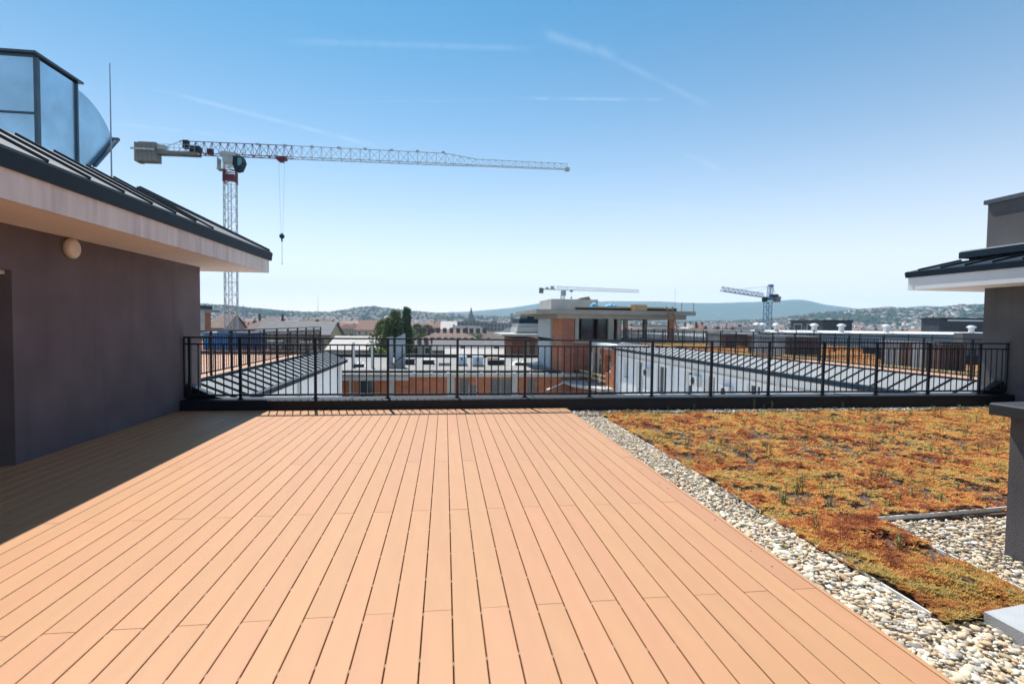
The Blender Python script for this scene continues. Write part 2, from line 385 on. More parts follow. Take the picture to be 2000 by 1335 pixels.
def holed_wall(mb, o, du, u1, z0, z1, t, holes):
    """wall with real openings: starts at o (x,y), runs u1 metres along du, thickness t along the perpendicular"""
    du = Vector((du[0], du[1], 0)).normalized(); dn = Vector((-du.y, du.x, 0)); o = Vector((o[0], o[1], 0))
    us = sorted({0., u1, *[min(max(h[i],0),u1) for h in holes for i in (0,1)]}); zs = sorted({z0, z1, *[min(max(h[i],z0),z1) for h in holes for i in (2,3)]})
    solid = lambda i, j: 0 <= i < len(us)-1 and 0 <= j < len(zs)-1 and not any(h[0]-1e-6 <= us[i] and us[i+1] <= h[1]+1e-6 and h[2]-1e-6 <= zs[j] and zs[j+1] <= h[3]+1e-6 for h in holes)
    P = lambda u, z, k: o + du*u + dn*(t*k) + Vector((0,0,z))
    for i in range(len(us)-1):
        for j in range(len(zs)-1):
            if not solid(i,j): continue
            a, b, c, d = us[i], us[i+1], zs[j], zs[j+1]
            mb.add([P(a,c,0),P(b,c,0),P(b,d,0),P(a,d,0)], [(0,1,2,3)])
            mb.add([P(a,c,1),P(b,c,1),P(b,d,1),P(a,d,1)], [(3,2,1,0)])
            if not solid(i-1,j): mb.add([P(a,c,0),P(a,c,1),P(a,d,1),P(a,d,0)], [(3,2,1,0)])
            if not solid(i+1,j): mb.add([P(b,c,0),P(b,c,1),P(b,d,1),P(b,d,0)], [(0,1,2,3)])
            if not solid(i,j-1): mb.add([P(a,c,0),P(b,c,0),P(b,c,1),P(a,c,1)], [(3,2,1,0)])
            if not solid(i,j+1): mb.add([P(a,d,0),P(b,d,0),P(b,d,1),P(a,d,1)], [(0,1,2,3)])
    return mb
# ================================================================== the terrace we stand on
YC0, YC1 = 8.985, 9.42            # kerb
WX, RX = -4.30, 11.50            # wall planes left and right
ZG = -0.075                      # gravel bed level

tb = thing('terrace_building', (3.6, 4.0, -22), 'building under the sunny roof terrace, its dark metal-clad kerb edge facing the courtyard', 'building')
MB().box(-14, 22, -6, YC1-.04, -22, -.16).build('wall', M_white, tb)
cb = MB().prism([(WX+.02,YC0,-.15),(WX+.02,YC0,.150),(WX+.02,YC0+.02,.166),(WX+.02,YC1-.02,.160),(WX+.02,YC1,.145),(WX+.02,YC1,-.6),(WX+.02,YC1-.03,-.6),(WX+.02,YC1-.03,-.15)], (RX-WX-.04,0,0)).build('roof_kerb', M_curb, tb)
for x in (-1.6, 1.6, 4.7, 7.8):      # standing joints of the kerb sheet
    MB().box(x-.006, x+.006, YC0-.006, YC1+.002, -.05, .171).build('sheet_joint', M_dark, cb)

deck = thing('deck', (0, 3, 0), kind='structure')
MB().box(WX, 2.06, -3.2, YC0-.003, -.15, -.05).build('deck_substructure', M_under, deck)
PW, GAP = .1487, .0062
prof = [(0,-.024),(0,-.0022),(.0022,0),(PW-GAP-.0022,0),(PW-GAP,-.0022),(PW-GAP,-.024)]
pm = {}
def plank_mesh(L):
    k = round(L, 3)
    if k not in pm: pm[k] = MB().prism([(a,0,b) for a, b in prof], (0, L, 0)).mesh('plank', M_deck)
    return pm[k]
joints = [-1.71, -.26, 1.20, 2.655, 4.105, 5.56, 7.02, 8.47]
nb = 0
for k in range(-30, 14):
    x0 = .0515 + k*PW
    x1 = x0 + PW - GAP
    if x1 < WX-.02: continue
    if x0 > 2.03: break
    js = [j for i, j in enumerate(joints) if (i + k) % 2 == 0]
    ys = [-3.2] + js + [YC0-.012]
    for a, b in zip(ys, ys[1:]):
        o = link('plank', plank_mesh(b-a-.0035), deck, (x0, a-3+.0015, rnd.uniform(-.0006,.0006)))
XR = x0 if x0 > 2.03 else x0+PW
MB().box(XR-.003, XR+.024, -3.2, YC0-.012, -.09, .0005).build('edge_board', M_deck, deck)
clips = MB()
for k in range(-30, 14):
    x = .0515 + k*PW - GAP/2
    if x < WX+.1: continue
    for j in range(-6, 26):
        y = 2.25 + j*.365 + .02*((k*7) % 3-1)
        if y < YC0-.1: clips.box(x-GAP/2+.0004, x+GAP/2-.0004, y-.011, y+.011, -.02, -.004)
clips.build('board_clip', M_clip, deck, kind='stuff')

# ---- gravel, planting, edging
gb = MB().box(XR+.024, RX, -3.2, YC0-.004, -.15, ZG-.012).build('gravel_ground', M_gbase, kind='structure')
SX0, SY1, BX1, BY0, BYT = 2.63, 8.56, 3.42, 2.36, 3.66
soil = MB()
soil.prism([(SX0,BY0,ZG-.011),(BX1,BY0,ZG-.011),(BX1,BYT,ZG-.011),(RX,BYT+.35,ZG-.011),(RX,SY1,ZG-.011),(SX0,SY1,ZG-.011)], (0,0,.028)).build('planting_bed', M_soil, kind='structure')
# pebbles
pv, pf = ico(1); pv0, pf0 = ico(0)
def block_zone(x, y): return (x > 3.84) & (y < 3.06)
def paver_zone(x, y): return (x > 2.84+ (y-2.1)*.02) & (y < 2.34) & (x < 4.6)
def pebble_points(n):
    X = []; 
    A = [(XR+.028, SX0-.012, -1.2, SY1+.02, 5200), (XR+.028, 11.4, SY1+.03, YC0-.01, 3200), (SX0, 3.42, 1.0, BY0-.01, 3600), (BX1+.02, 5.6, 1.2, BYT-.01, 3600), (5.6, 9.5, 2.6, 3.9, 1200)]
    for x0, x1, y0, y1, d in A:
        m = int((x1-x0)*(y1-y0)*d); X.append(np.stack([npr.uniform(x0,x1,m), npr.uniform(y0,y1,m)], 1))
    P = np.concatenate(X); x, y = P[:,0], P[:,1]
    keep = ~block_zone(x,y) & ~paver_zone(x,y)
    return P[keep]
P = pebble_points(0); N = len(P)
d = np.hypot(P[:,0], P[:,1])
size = npr.lognormal(math.log(.0104), .38, N).clip(.006,.034)
cols = np.array([(.74,.63,.47),(.70,.54,.36),(.55,.40,.24),(.44,.41,.37),(.76,.71,.62),(.62,.44,.27),(.30,.26,.22),(.72,.64,.48),(.78,.74,.66)])
ci = npr.choice(len(cols), N, p=[.16,.19,.14,.08,.12,.10,.06,.11,.04])
tone = cols[ci]*npr.uniform(.8,1.12,(N,1))
z = ZG-.012 + npr.uniform(0,.036,N)
S = np.zeros((N,3,3)); S[:,0,0] = size*npr.uniform(1.0,1.75,N); S[:,1,1] = size*npr.uniform(.75,1.15,N); S[:,2,2] = size*npr.uniform(.45,.8,N)
M3 = np.einsum('nij,njk->nik', randrot(N,.35), S)
near = (d < 4.6)
jits = [pv*(1+npr.normal(0,.09,(len(pv),1)))*np.where(pv[:,2:3]>.55,.8,1) for _ in range(4)]
jit0 = pv0*(1+npr.normal(0,.08,(len(pv0),1)))
sel = npr.integers(0,4,N); VV=[]; FF=[]; TT=[]; nb_ = 0
for q_i in range(4):
    m_ = near & (sel == q_i); a_, b_, c_ = scatter(jits[q_i], pf, np.column_stack([P,z])[m_], M3[m_], tone[m_]); VV.append(a_); FF.append(b_+nb_); TT.append(c_); nb_ += len(a_)
V1, F1, T1 = np.concatenate(VV), np.concatenate(FF), np.concatenate(TT)
fast('gravel', V1, F1, M_pebble, T1, smooth=True, kind='stuff', label='washed cream, tan and grey river pebbles beside the deck and round the wall block', cat='gravel')
V2,F2,T2 = scatter(jit0, pf0, np.column_stack([P,z])[~near], M3[~near], tone[~near])
fast('gravel', V2, F2, M_pebble, T2, smooth=True, kind='stuff', label='washed pebbles farther off, along the kerb and the far part of the strip', cat='gravel')

strays = MB()
for i in range(16):
    x, y = XR-abs(npr.normal(0,.10))-.02, npr.uniform(1.2,8.9)
    r_ = npr.uniform(.004,.010)
    o = [tuple(np.array(p)*(r_*1.3,r_,r_*.6)+(x,y,r_*.55)) for p in pv0]; strays.add(o, [tuple(f) for f in pf0])
strays.build('stray_grit', mat('grit_stone',(.40,.33,.25),.9), kind='stuff', label='a few small stones strayed onto the boards beside the gravel', cat='grit')
# sedum: low tufts of little fleshy leaves
leaf = []; lf = []
for i in range(9):
    a = i*2.4; e = .25 + .11*(i % 4)*1.6; c, s = math.cos(a), math.sin(a); L = .9 if i < 5 else .65
    b = len(leaf); w = .20
    leaf += [(-s*w*.5, c*w*.5, .0), (s*w*.5, -c*w*.5, .0), (c*L*math.cos(e)+s*w*.35, s*L*math.cos(e)-c*w*.35, L*math.sin(e)), (c*L*math.cos(e)-s*w*.35, s*L*math.cos(e)+c*w*.35, L*math.sin(e))]
    lf.append((b,b+1,b+2,b+3))
leaf = np.array(leaf); lf = np.array(lf)
def sedum_pts(x0,x1,y0,y1,dens):
    m = int((x1-x0)*(y1-y0)*dens); return np.stack([npr.uniform(x0,x1,m), npr.uniform(y0,y1,m)],1)
P = np.concatenate([sedum_pts(SX0-.03,BX1+.03,BY0-.03,3.7,5200), sedum_pts(SX0-.01,7.2,3.6,5.6,3000), sedum_pts(SX0-.01,11.6,5.6,SY1,1500)])
x, y = P[:,0], P[:,1]
edge = .15*(vnoise(x,y,.16,3)-.5)
inside = (x > SX0-.01+edge) & (y < SY1-.02+edge) & ~((x > BX1+edge) & (y < BYT+.35*(x-BX1)/(RX-BX1)+.03+edge)) & (x < 2.2+1.32*y+1.0)
# bare dark patches
cov = vnoise(x,y,.50,5,3); cov2 = vnoise(x,y,.12,6,2)
bare = (cov*.45+cov2*.55) < (.385 + .045*((y<6.4)&(y>3.9)))
P = P[inside & ~bare | (inside & (npr.random(len(x)) < .10))]
x, y = P[:,0], P[:,1]; N = len(P)
mound = vnoise(x,y,.34,8,3)
zz = ZG + .018 + .11*np.clip(mound-.30,0,1) + npr.uniform(0,.014,N)
hue = vnoise(x,y,.30,12,3)*.45 + vnoise(x,y,.08,13,2)*.55 + npr.normal(0,.06,N) + .03
stops = np.array([.28,.38,.45,.51,.57,.66]); cc = np.array([(.42,.140,.075),(.62,.220,.095),(.78,.335,.12),(.87,.440,.14),(.90,.555,.18),(.72,.53,.19)])
tone = np.stack([np.interp(hue, stops, cc[:,k]) for k in range(3)],1)
g = vnoise(x,y,.5,21,3); gg = np.clip((g-.64)*7,0,1)[:,None]*.30
nearedge = np.clip((3.5-y)/1.0,0,1)[:,None]*.36
tone = tone*(1-gg-nearedge*.6)+np.array([.20,.22,.055])*(gg+nearedge*.6)
tone *= npr.uniform(.72,1.2,(N,1))
sz = npr.uniform(.018,.036,N)*(1+.25*(y>5.6))
M3 = rotz(npr.uniform(0,6.28,N))*sz[:,None,None]; M3[:,2,:] *= npr.uniform(.7,1.5,N)[:,None]
V,F,T = scatter(leaf, lf, np.column_stack([x,y,zz]), M3, tone)
fast('sedum', V, F, M_sedum, T, kind='stuff', label='rust, orange and yellow sedum covering the green roof bed beyond the gravel', cat='ground cover')

# thin green stalks standing in the sedum and some weeds at the kerb
st = MB(); rs = random.Random(5)
for i in range(170):
    y = rs.uniform(2.6, 8.6); x = rs.uniform(2.75, min(11, 1.3*y+2))
    if x > 3.4 and y < 3.75: continue
    h = rs.uniform(.08,.22); z0 = ZG+.03
    for q in range(rs.randint(2,5)):
        a = rs.uniform(0,6.28); e = rs.uniform(.0,.35)*h; bx, by = x+rs.uniform(-.02,.02), y+rs.uniform(-.02,.02)
        tip = (bx+e*math.cos(a), by+e*math.sin(a), z0+h*rs.uniform(.7,1))
        st.tube((bx,by,z0), tip, .0032, 3, .0015, caps=False)
        for w in range(4):
            f = .3+.2*w; c = Vector((bx,by,z0)).lerp(Vector(tip), f); b = rs.uniform(0,6.28); L = .024
            st.add([c, c+Vector((math.cos(b)*L, math.sin(b)*L, L*.6)), c+Vector((math.cos(b+.5)*L*.9, math.sin(b+.5)*L*.9, L*.2))], [(0,1,2)])
st.build('sedum_stalk', M_stalk, kind='stuff', label='thin green flower stalks standing up out of the sedum', cat='plant')
for (wx, wy, h, lab) in ((5.74,8.90,.20,'tallest spindly green weed at the foot of the kerb behind the sedum'),(5.94,8.91,.09,'short spindly weed between two taller ones at the foot of the kerb'),(6.10,8.90,.15,'spindly green weed right of the short one at the foot of the kerb'),(7.57,8.91,.12,'lone thin weed at the kerb, right of the group of three')):
    t = thing('weed', (wx,wy,ZG), lab, 'weed')
    b = MB(); b.tube((wx,wy,ZG), (wx+.012,wy,ZG+h), .004, 5, .0015); b.build('stem', M_stalk, t)
    b = MB()
    for q in range(int(h*110)):
        z = ZG+.02+q/(h*110)*h; a = q*2.3; L = .022
        b.add([(wx,wy,z),(wx+math.cos(a)*L,wy+math.sin(a)*L,z+.012),(wx+math.cos(a+.5)*L*.8,wy+math.sin(a+.5)*L*.8,z+.02)],[(0,1,2)])
    b.build('leaves', M_stalk, t, kind='stuff')
def tuft(x, y, r, lab):
    b = MB(); q = random.Random(int(x*100))
    for i in range(70):
        a = q.uniform(0,6.28); e = q.uniform(.3,1.3); L = r*q.uniform(.5,1); c, s = math.cos(a), math.sin(a)
        p = Vector((x+c*r*.2*q.random(), y+s*r*.2*q.random(), ZG+.01)); t_ = p+Vector((c*L*math.cos(e), s*L*math.cos(e), L*math.sin(e)))
        b.add([p+Vector((-s,c,0))*.003, p-Vector((-s,c,0))*.003, t_-Vector((-s,c,0))*.002, t_+Vector((-s,c,0))*.002], [(0,1,2,3)])
    b.build('weed_tuft', M_leafy, label=lab, cat='weed')
tuft(2.17, 3.02, .05, 'small yellow-green weed tuft in the gravel hard against the deck edge')
tuft(2.37, 3.28, .035, 'tiny green weed tuft in the middle of the gravel strip')

def edging(name, pts, h, lab):
    t = thing(name, (pts[0][0], pts[0][1], ZG), lab, 'edging')
    for (a, b) in zip(pts, pts[1:]):
        MB().bar((a[0],a[1],ZG+h/2-.010), (b[0],b[1],ZG+h/2-.010), .009, h).build('strip', M_edging, t)
    return t
edging('edging_strip', [(SX0,8.56),(2.625,7.05)], .042, 'thin metal edging strip between pebbles and sedum, far end of the gravel strip')
edging('edging_strip', [(2.636,7.0),(2.628,4.75),(2.64,3.95)], .042, 'thin metal edging strip between pebbles and sedum, middle stretch')
edging('edging_strip', [(2.625,3.86),(2.64,3.12),(2.63,2.42)], .042, 'thin metal edging strip between pebbles and sedum, nearest stretch, half overgrown')
edging('edging_strip', [(3.41,3.66),(3.43,3.1),(3.42,2.35)], .045, 'metal edging strip at the right side of the narrow sedum tongue')
edging('edging_strip', [(3.42,3.67),(4.1,3.72),(4.9,3.79),(6.5,3.86)], .062, 'curving metal edging strip between the sedum and the pebbles round the wall block')
edging('edging_strip', [(2.64,8.58),(6.1,8.60),(11.4,8.58)], .045, 'long metal edging strip between the sedum and the pebbles at the kerb')
pv_ = MB().prism([(2.85,1.3,-.075),(2.85,2.33,-.075),(3.56,2.43,-.075),(3.9,2.43,-.075),(3.9,1.3,-.075)], (0,0,.075)).build('paving_slab', M_paver, label='pale grey concrete paving slab at the end of the sedum tongue', cat='paving slab')

# ---- low wall block on the right
t = thing('wall_block', (4.4, 2.2, ZG-.02), 'low grey rendered wall block with a dark metal cap, nearest the camera on the right', 'wall')
MB().box(3.86, 5.3, .4, 3.04, ZG-.02, .905).build('wall', M_plasterR, t)
MB().prism([(3.78,.3,.905),(3.78,.3,.975),(3.80,.3,.985),(5.38,.3,1.02),(5.38,.3,.905)], (0,2.82,0)).build('cap', M_black, t)
MB().prism([(3.785,.31,.9765),(3.785,.31,.979),(5.37,.31,1.024),(5.37,.31,1.021)], (0,2.80,0)).build('cap_sheet', mat('cap_sheet',(.16,.19,.22),.4,.3), t)

# ---- railing
posts = [-4.29, -3.48, -2.24, -1.0, .23, 1.47, 2.70, 3.92, 5.12, 6.32, 7.49, 8.67, 9.86, 11.06]
YR = 9.17
posts = [x*9.17/9.35 for x in posts]
rail = thing('railing', (3.7, YR, .16), 'black metal balustrade on the kerb at the end of the deck', 'railing')
MB().box(WX+.01, RX-.01, YR-.023, YR+.023, 1.185, 1.212).build('top_rail', M_rail, rail)
MB().box(WX+.01, RX-.01, YR-.018, YR+.018, 1.075, 1.100).build('middle_rail', M_rail, rail)
MB().box(WX+.01, RX-.01, YR-.020, YR+.020, .215, .247).build('bottom_rail', M_rail, rail)
pmesh = MB().box(-.021,.021,-.021,.021,.165-.16,1.185-.16); pmesh.box(-.05,.05,-.04,.04,.002,.012); pmesh.tube((-.03,0,.012),(-.03,0,.022),.008,6); pmesh.tube((.03,0,.012),(.03,0,.022),.008,6)
pmesh = pmesh.mesh('post', M_rail)
for x in posts: link('post', pmesh, rail, (x-3.7, 0, 0))
epm = MB().box(-.012,.012,-.02,.02,.03,1.025).mesh('end_post', M_rail)
for x in (WX+.012, RX-.024): link('end_post', epm, rail, (x-3.7, 0, 0))
bm_ = MB().tube((0,0,.087),(0,0,.915),.0108,6).mesh('baluster', M_rail)
for a, b in zip([WX]+posts, posts+[RX]):
    n = max(1, round((b-a)/.124)); 
    for i in range(1, n): link('baluster', bm_, rail, (a+(b-a)*i/n-3.7, 0, 0))
for x0, s, lab in ((WX+.02,1,'dark folded metal flashing in the left corner behind the balustrade'),(RX-.02,-1,'dark folded metal flashing in the right corner behind the balustrade')):
    MB().prism([(x0,YR+.05,.12),(x0+s*.75,YR+.05,.12),(x0+s*.45,YR+.05,.20),(x0+s*.15,YR+.05,.33),(x0,YR+.05,.42)], (0,.16,0)).build('corner_flashing', M_curb, label=lab, cat='flashing')

# ---- left penthouse
L = thing('penthouse', (-7.5, 4, -.15), 'dark plastered penthouse on the left with wide pale eaves and a metal roof', 'penthouse')
wm = MB(); holed_wall(wm, (WX,-3.2), (0,1), 9.77+3.2, -.15, 2.47, .25, [(3.2+4.55, 3.2+5.77, -.15, 1.965)])
wm.box(-13, WX-.25, 9.52, 9.77, -.15, 2.47); wm.box(-13, WX-.25, -3.4, -3.2, -.15, 2.47)
wm.build('wall', M_plaster, L)
dr = MB().box(WX-.22, WX-.17, 4.60, 5.72, -.14, 1.93).build('door', M_door, L)
MB().tube((WX-.17,5.62,1.0),(WX-.10,5.62,1.0),.012,8).tube((WX-.105,5.62,1.0),(WX-.105,5.50,1.0),.010,8).build('handle', M_ltgrey, dr)
MB().box(WX-.2, WX-.06, 4.551, 5.769, 1.925, 1.963).build('door_head', M_soffit, L)
ZS, EX, EY = 2.42, -3.40, 10.56
MB().box(-13, EX-.02, -3.2, EY-.02, ZS+.052, ZS+.09).build('roof_board', M_soffit, L)
MB().box(-13, EX, -3.2, EY, ZS, ZS+.05).build('soffit', M_soffit, L)
f_ = MB().box(EX-.06, EX+.004, -3.2, EY+.004, ZS-.004, ZS+.285); f_.box(-13, EX-.06, EY-.06, EY+.004, ZS-.004, ZS+.285); f_.build('fascia', M_eave, L)
gz0, gz1 = ZS+.235, ZS+.395
g_ = MB().prism([(EX-.02,-3.2,gz1+.01),(EX+.055,-3.2,gz1-.01),(EX+.062,-3.2,gz1-.03),(EX+.035,-3.2,gz0),(EX+.008,-3.2,gz0)], (0,EY+3.2+.055,0))
g_.prism([(-13,EY-.02,gz1+.01),(-13,EY+.055,gz1-.01),(-13,EY+.062,gz1-.03),(-13,EY+.035,gz0),(-13,EY+.008,gz0)], (13+EX+.05,0,0))
g_.build('gutter', M_dark, L)
RXr, RZ = -4.42, gz1+.02+.545
rv = MB().prism([(EX+.01,-3.2,gz1+.012),(RXr,-3.2,RZ),(-12,-3.2,RZ),(-12,-3.2,gz1+.012)], (0,3.2+8.2,0))
rv.add([(EX+.01,EY+.01,gz1+.012),(RXr,8.2,RZ),(-12,8.2,RZ),(-12,EY+.01,gz1+.012),(EX+.01,8.2,gz1+.012)], [(0,3,2,1),(0,1,4)])
rv.build('roof_sheet', M_roofnear, L)
sm = MB().prism([(-.012,-.011,.003),(-.012,.011,.003),(-.012,.006,.040),(-.012,-.006,.040)], (0,0,0.0001))
up = Vector((RXr-EX-.01, 0, RZ-gz1-.012)); 
sn = Vector((-up.z,0,up.x)).normalized(); sn = sn if sn.z > 0 else -sn
seam_ = MB().prism([Vector((0,-.006,0)), Vector((0,.006,0)), Vector((0,.004,0))+sn*.027, Vector((0,-.005,0))+sn*.027], up).mesh('seam', M_seam)
for i in range(20):
    y = 8.13 - i*.53
    link('seam', seam_, L, (EX+.01+7.5, y-4, gz1+.012+.15))
MB().box(-12, RXr-.03, -3.2, 8.2, RZ-.005, RZ+.012).build('ridge_cap', M_roofnear, L)
MB().bar((EX+.01,EY+.01,gz1+.03),(RXr,8.2,RZ+.02), .03, .05).build('hip_cap', M_seam, L)

lamp = thing('wall_lamp', (WX, 6.585, 2.30), 'round white bulkhead lamp on the dark wall under the left eaves', 'lamp')
MB().lathe((WX+.0,6.585,2.30), [(.112,0),(.118,.012),(.118,.04),(.108,.052)], 32, 'X').build('base_ring', M_lampring, lamp, smooth=True)
MB().lathe((WX+.0,6.585,2.30), [(.098,.040),(.100,.055),(.092,.062),(.070,.066),(.04,.068),(.01,.069)], 32, 'X').build('diffuser', M_lamp, lamp, smooth=True)
sen = MB().lathe((WX-.16,5.35,1.78), [(.045,0),(.045,.02),(.03,.04),(.01,.045)], 16, 'X').build('door_sensor', M_lamp, label='small round white fitting on the dark door leaf', cat='sensor')

# ---- duct on the left roof
D0 = thing('ventilation_duct', (-6.2, 8.2, RZ), 'large galvanised ventilation duct with a downturned outlet on the left roof', 'duct')
DX0, DX1 = -7.6, -5.40; zt, zb = 4.93, RZ+.01
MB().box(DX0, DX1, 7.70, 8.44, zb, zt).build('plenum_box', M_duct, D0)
arc = []
for i in range(13):
    a = R(90-62*i/12); arc.append((8.46+.97*math.cos(a)*1.0, 4.02+.86*math.sin(a)))
arc = [(8.46,4.88)] + arc[1:] 
arc[-1] = (9.37,4.43)
prof_ = arc + [(8.83,3.87),(8.62,3.66),(8.46,3.6)]
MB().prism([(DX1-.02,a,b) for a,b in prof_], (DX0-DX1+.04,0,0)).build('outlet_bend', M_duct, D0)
for y, w in ((7.715,.05),(8.45,.03)):
    b = MB().box(DX1-.001, DX1+.028, y-w/2, y+w/2, zb, zt+.02); b.box(DX0, DX1+.028, y-w/2, y+w/2, zt, zt+.035); b.build('flange', M_ductseam, D0)
MB().bar((DX1+.02,9.39,4.45),(DX1+.02,8.80,3.84),.05,.04).bar((DX0,9.39,4.45),(DX1+.04,9.39,4.45),.05,.04).build('outlet_flange', M_ductseam, D0)
cpb = MB().box(DX0-.03, DX1+.045, 7.64, 8.56, zt+.035, zt+.065); cpb.build('rain_cap', M_ductseam, D0)
b = MB().box(DX0, DX1-.02, 7.685, 7.699, 4.19, 4.215); b.box(DX1-.012, DX1+.03, 7.68, 7.72, zb, zt); b.build('stiffener', M_ductseam, D0)
rod = thing('lightning_rod', (-4.70, 8.05, RZ), 'thin vertical lightning rod in front of the duct on the left roof', 'lightning rod')
MB().tube((-4.70,8.05,RZ),(-4.70,8.05,5.08),.011,6,.006).build('rod', M_rod, rod)
MB().box(-4.78,-4.62,7.97,8.13,RZ,RZ+.08).build('foot', M_conc, rod)

# ---- right penthouse
Q = thing('penthouse', (15, 6, -.15), 'grey plastered penthouse on the right with pale eaves and a raised upper block', 'penthouse')
MB().box(RX, 19, -3.2, 9.69, -.15, 2.44).build('wall', M_plasterR, Q)
MB().box(RX-.012, RX, -3.2, 9.70, -.15, .30).build('plinth', M_plaster, Q)
EX2, EY2, Z2 = 10.60, 10.64, 2.37
MB().box(EX2, 19, -3.2, EY2, Z2, Z2+.05).build('soffit', M_soffit, Q)
MB().box(EX2-.004, EX2+.06, -3.2, EY2+.004, Z2-.004, Z2+.31).box(EX2+.06, 19, EY2-.06, EY2+.004, Z2-.004, Z2+.31).build('fascia', M_eaveR, Q)
gg0, gg1 = Z2+.28, Z2+.41
g_ = MB().prism([(EX2+.02,-3.2,gg1+.01),(EX2-.055,-3.2,gg1-.01),(EX2-.05,-3.2,gg1-.04),(EX2-.03,-3.2,gg0),(EX2-.008,-3.2,gg0)], (0,EY2+3.2+.055,0))
g_.prism([(19,EY2-.02,gg1+.01),(19,EY2+.055,gg1-.01),(19,EY2+.035,gg0),(19,EY2+.008,gg0)], (EX2-19-.05,0,0))
g_.build('gutter', M_dark, Q)
MB().prism([(EX2,-3.2,gg1+.012),(11.7,-3.2,gg1+.26),(19,-3.2,gg1+.26),(19,-3.2,gg1+.012)], (0,EY2+3.2,0)).build('roof_sheet', M_dark, Q)
up2 = Vector((11.7-EX2,0,.248)); n2 = Vector((-up2.z,0,up2.x)).normalized()
seam2 = MB().prism([Vector((0,-.008,0)), Vector((0,.008,0)), Vector((0,.005,0))+n2*.04, Vector((0,-.005,0))+n2*.04], up2).mesh('seam', M_seam)
for i in range(18): link('seam', seam2, Q, (EX2-15, 10.4-i*.53-6, gg1+.012+.15))
MB().box(11.55, 19, -3.2, 10.1, gg1+.20, 3.06).build('upstand', M_black, Q)
MB().box(11.42, 19, -3.2, 10.22, 3.06, 3.20).build('flashing', M_dark, Q)
MB().box(11.44, 19, -3.2, 10.20, 3.201, 3.225).build('flashing_edge', M_ltgrey, Q)
MB().box(12.0, 19, -3.2, 10.12, 3.22, 4.27).build('upper_wall', M_plasterR, Q)
MB().box(11.95, 19, -3.2, 10.18, 4.27, 4.36).build('upper_cap', mat('cap_sheet2',(.09,.10,.12),.4,.4), Q)
# ================================================================== neighbouring wings of the block
def standing_roof(root, ex, ez, rx, rz, y0, y1, step, xo, seamw=.015):
    """skirt roof running along Y between eave line (ex,ez) and ridge line (rx,rz)"""
    s = 1 if rx > ex else -1
    MB().prism([(ex,y0,ez),(rx,y0,rz),(rx,y0,ez-.05),(ex,y0,ez-.05)], (0,y1-y0,0)).build('roof_sheet', M_roof, root)
    u = Vector((rx-ex,0,rz-ez)); n = Vector((-u.z,0,u.x)).normalized(); n = n if n.z > 0 else -n
    me = MB().prism([Vector((0,-seamw,0)), Vector((0,seamw,0)), Vector((0,seamw*.6,0))+n*.045, Vector((0,-seamw*.6,0))+n*.045], u).mesh('seam', M_seam)
    y = y0+.2; ro = root.location
    while y < y1-.1:
        link('seam', me, root, (ex-ro.x, y-ro.y, ez-ro.z)); y += step
    MB().prism([(ex+s*.02,y0,ez+.02),(ex-s*.10,y0,ez+.0),(ex-s*.10,y0,ez-.13),(ex+s*.02,y0,ez-.16)], (0,y1-y0,0)).build('gutter', M_dark, root)
    MB().box(rx-s*.03, rx+s*.12, y0, y1, rz-.3, rz+.035).build('roof_kerb', M_dark, root)
def far_rail(name, p, q, z0, z1, lab, nspan, inner=True, group=None):
    """balustrade between p and q (x,y), from z0 to z1"""
    p, q = Vector((p[0],p[1],0)), Vector((q[0],q[1],0)); r = thing(name, (p.x,p.y,z0), lab, 'railing', group)
    Z = Vector((0,0,1))
    MB().bar(p+Z*z1, q+Z*z1, .045, .03).build('top_rail', M_rail, r)
    MB().bar(p+Z*(z1-.11), q+Z*(z1-.11), .036, .025).build('middle_rail', M_rail, r)
    MB().bar(p+Z*(z0+.09), q+Z*(z0+.09), .036, .03).build('bottom_rail', M_rail, r)
    me = MB().box(-.024,.024,-.024,.024,0,z1-z0).mesh('post', M_rail)
    for i in range(nspan+1):
        c = p.lerp(q, i/nspan); link('post', me, r, (c.x-p.x, c.y-p.y, 0))
    b = MB(); L_ = (q-p).length; n = int(L_/.125)
    for i in range(n):
        c = p.lerp(q, (i+.5)/n); b.bar(c+Z*(z0+.09), c+Z*(z1-.11), .015)
    b.build('baluster', M_rail, r, kind='stuff')
    return r

# ---- left wing: terrace with skirt roof and white wall (A)
A = thing('terrace_wing', (-6.5, 17, -22), 'left neighbouring wing with white wall, grey seamed skirt roof and deck terrace', 'building')
MB().box(-30, -4.72, 10.6, 24.6, -22, -.40).build('wall', M_white, A)
for y_ in (23.9, 17.4):
    MB().tube((-4.65,y_,-22),(-4.65,y_,-.40),.055,8).build('downpipe', M_ltgrey, A)
standing_roof(A, -4.50, -.25, -5.40, .13, 10.6, 24.3, .58, 0)
MB().prism([(-4.5,24.3,-.25),(-5.4,24.3,.13),(-5.4,25.0,-.25)], (0,0,-.04)).build('roof_hip', M_roof, A)
MB().box(-30, -4.62, 10.6, 24.6, -.40, -.31).build('eave_board', M_dark, A)
pl = MB()
for i in range(160):
    x = -5.56-i*.15
    pl.box(x-.144, x, 10.6, 24.0, -.12, -.02+.003*((i*7)%5))
pl.build('deck_board', M_deck2, A, kind='stuff')
MB().box(-30, -5.7, 23.95, 24.35, -.25, .125).build('back_kerb', M_brown, A)
far_rail('terrace_railing', (-5.55,10.7), (-5.55,24.1), .16, 1.22, 'black balustrade running away along the left wing above its seamed roof', 11)
far_rail('terrace_railing', (-5.6,24.2), (-21,24.2), .12, 1.0, 'black balustrade across the far end of the left deck terrace', 12)

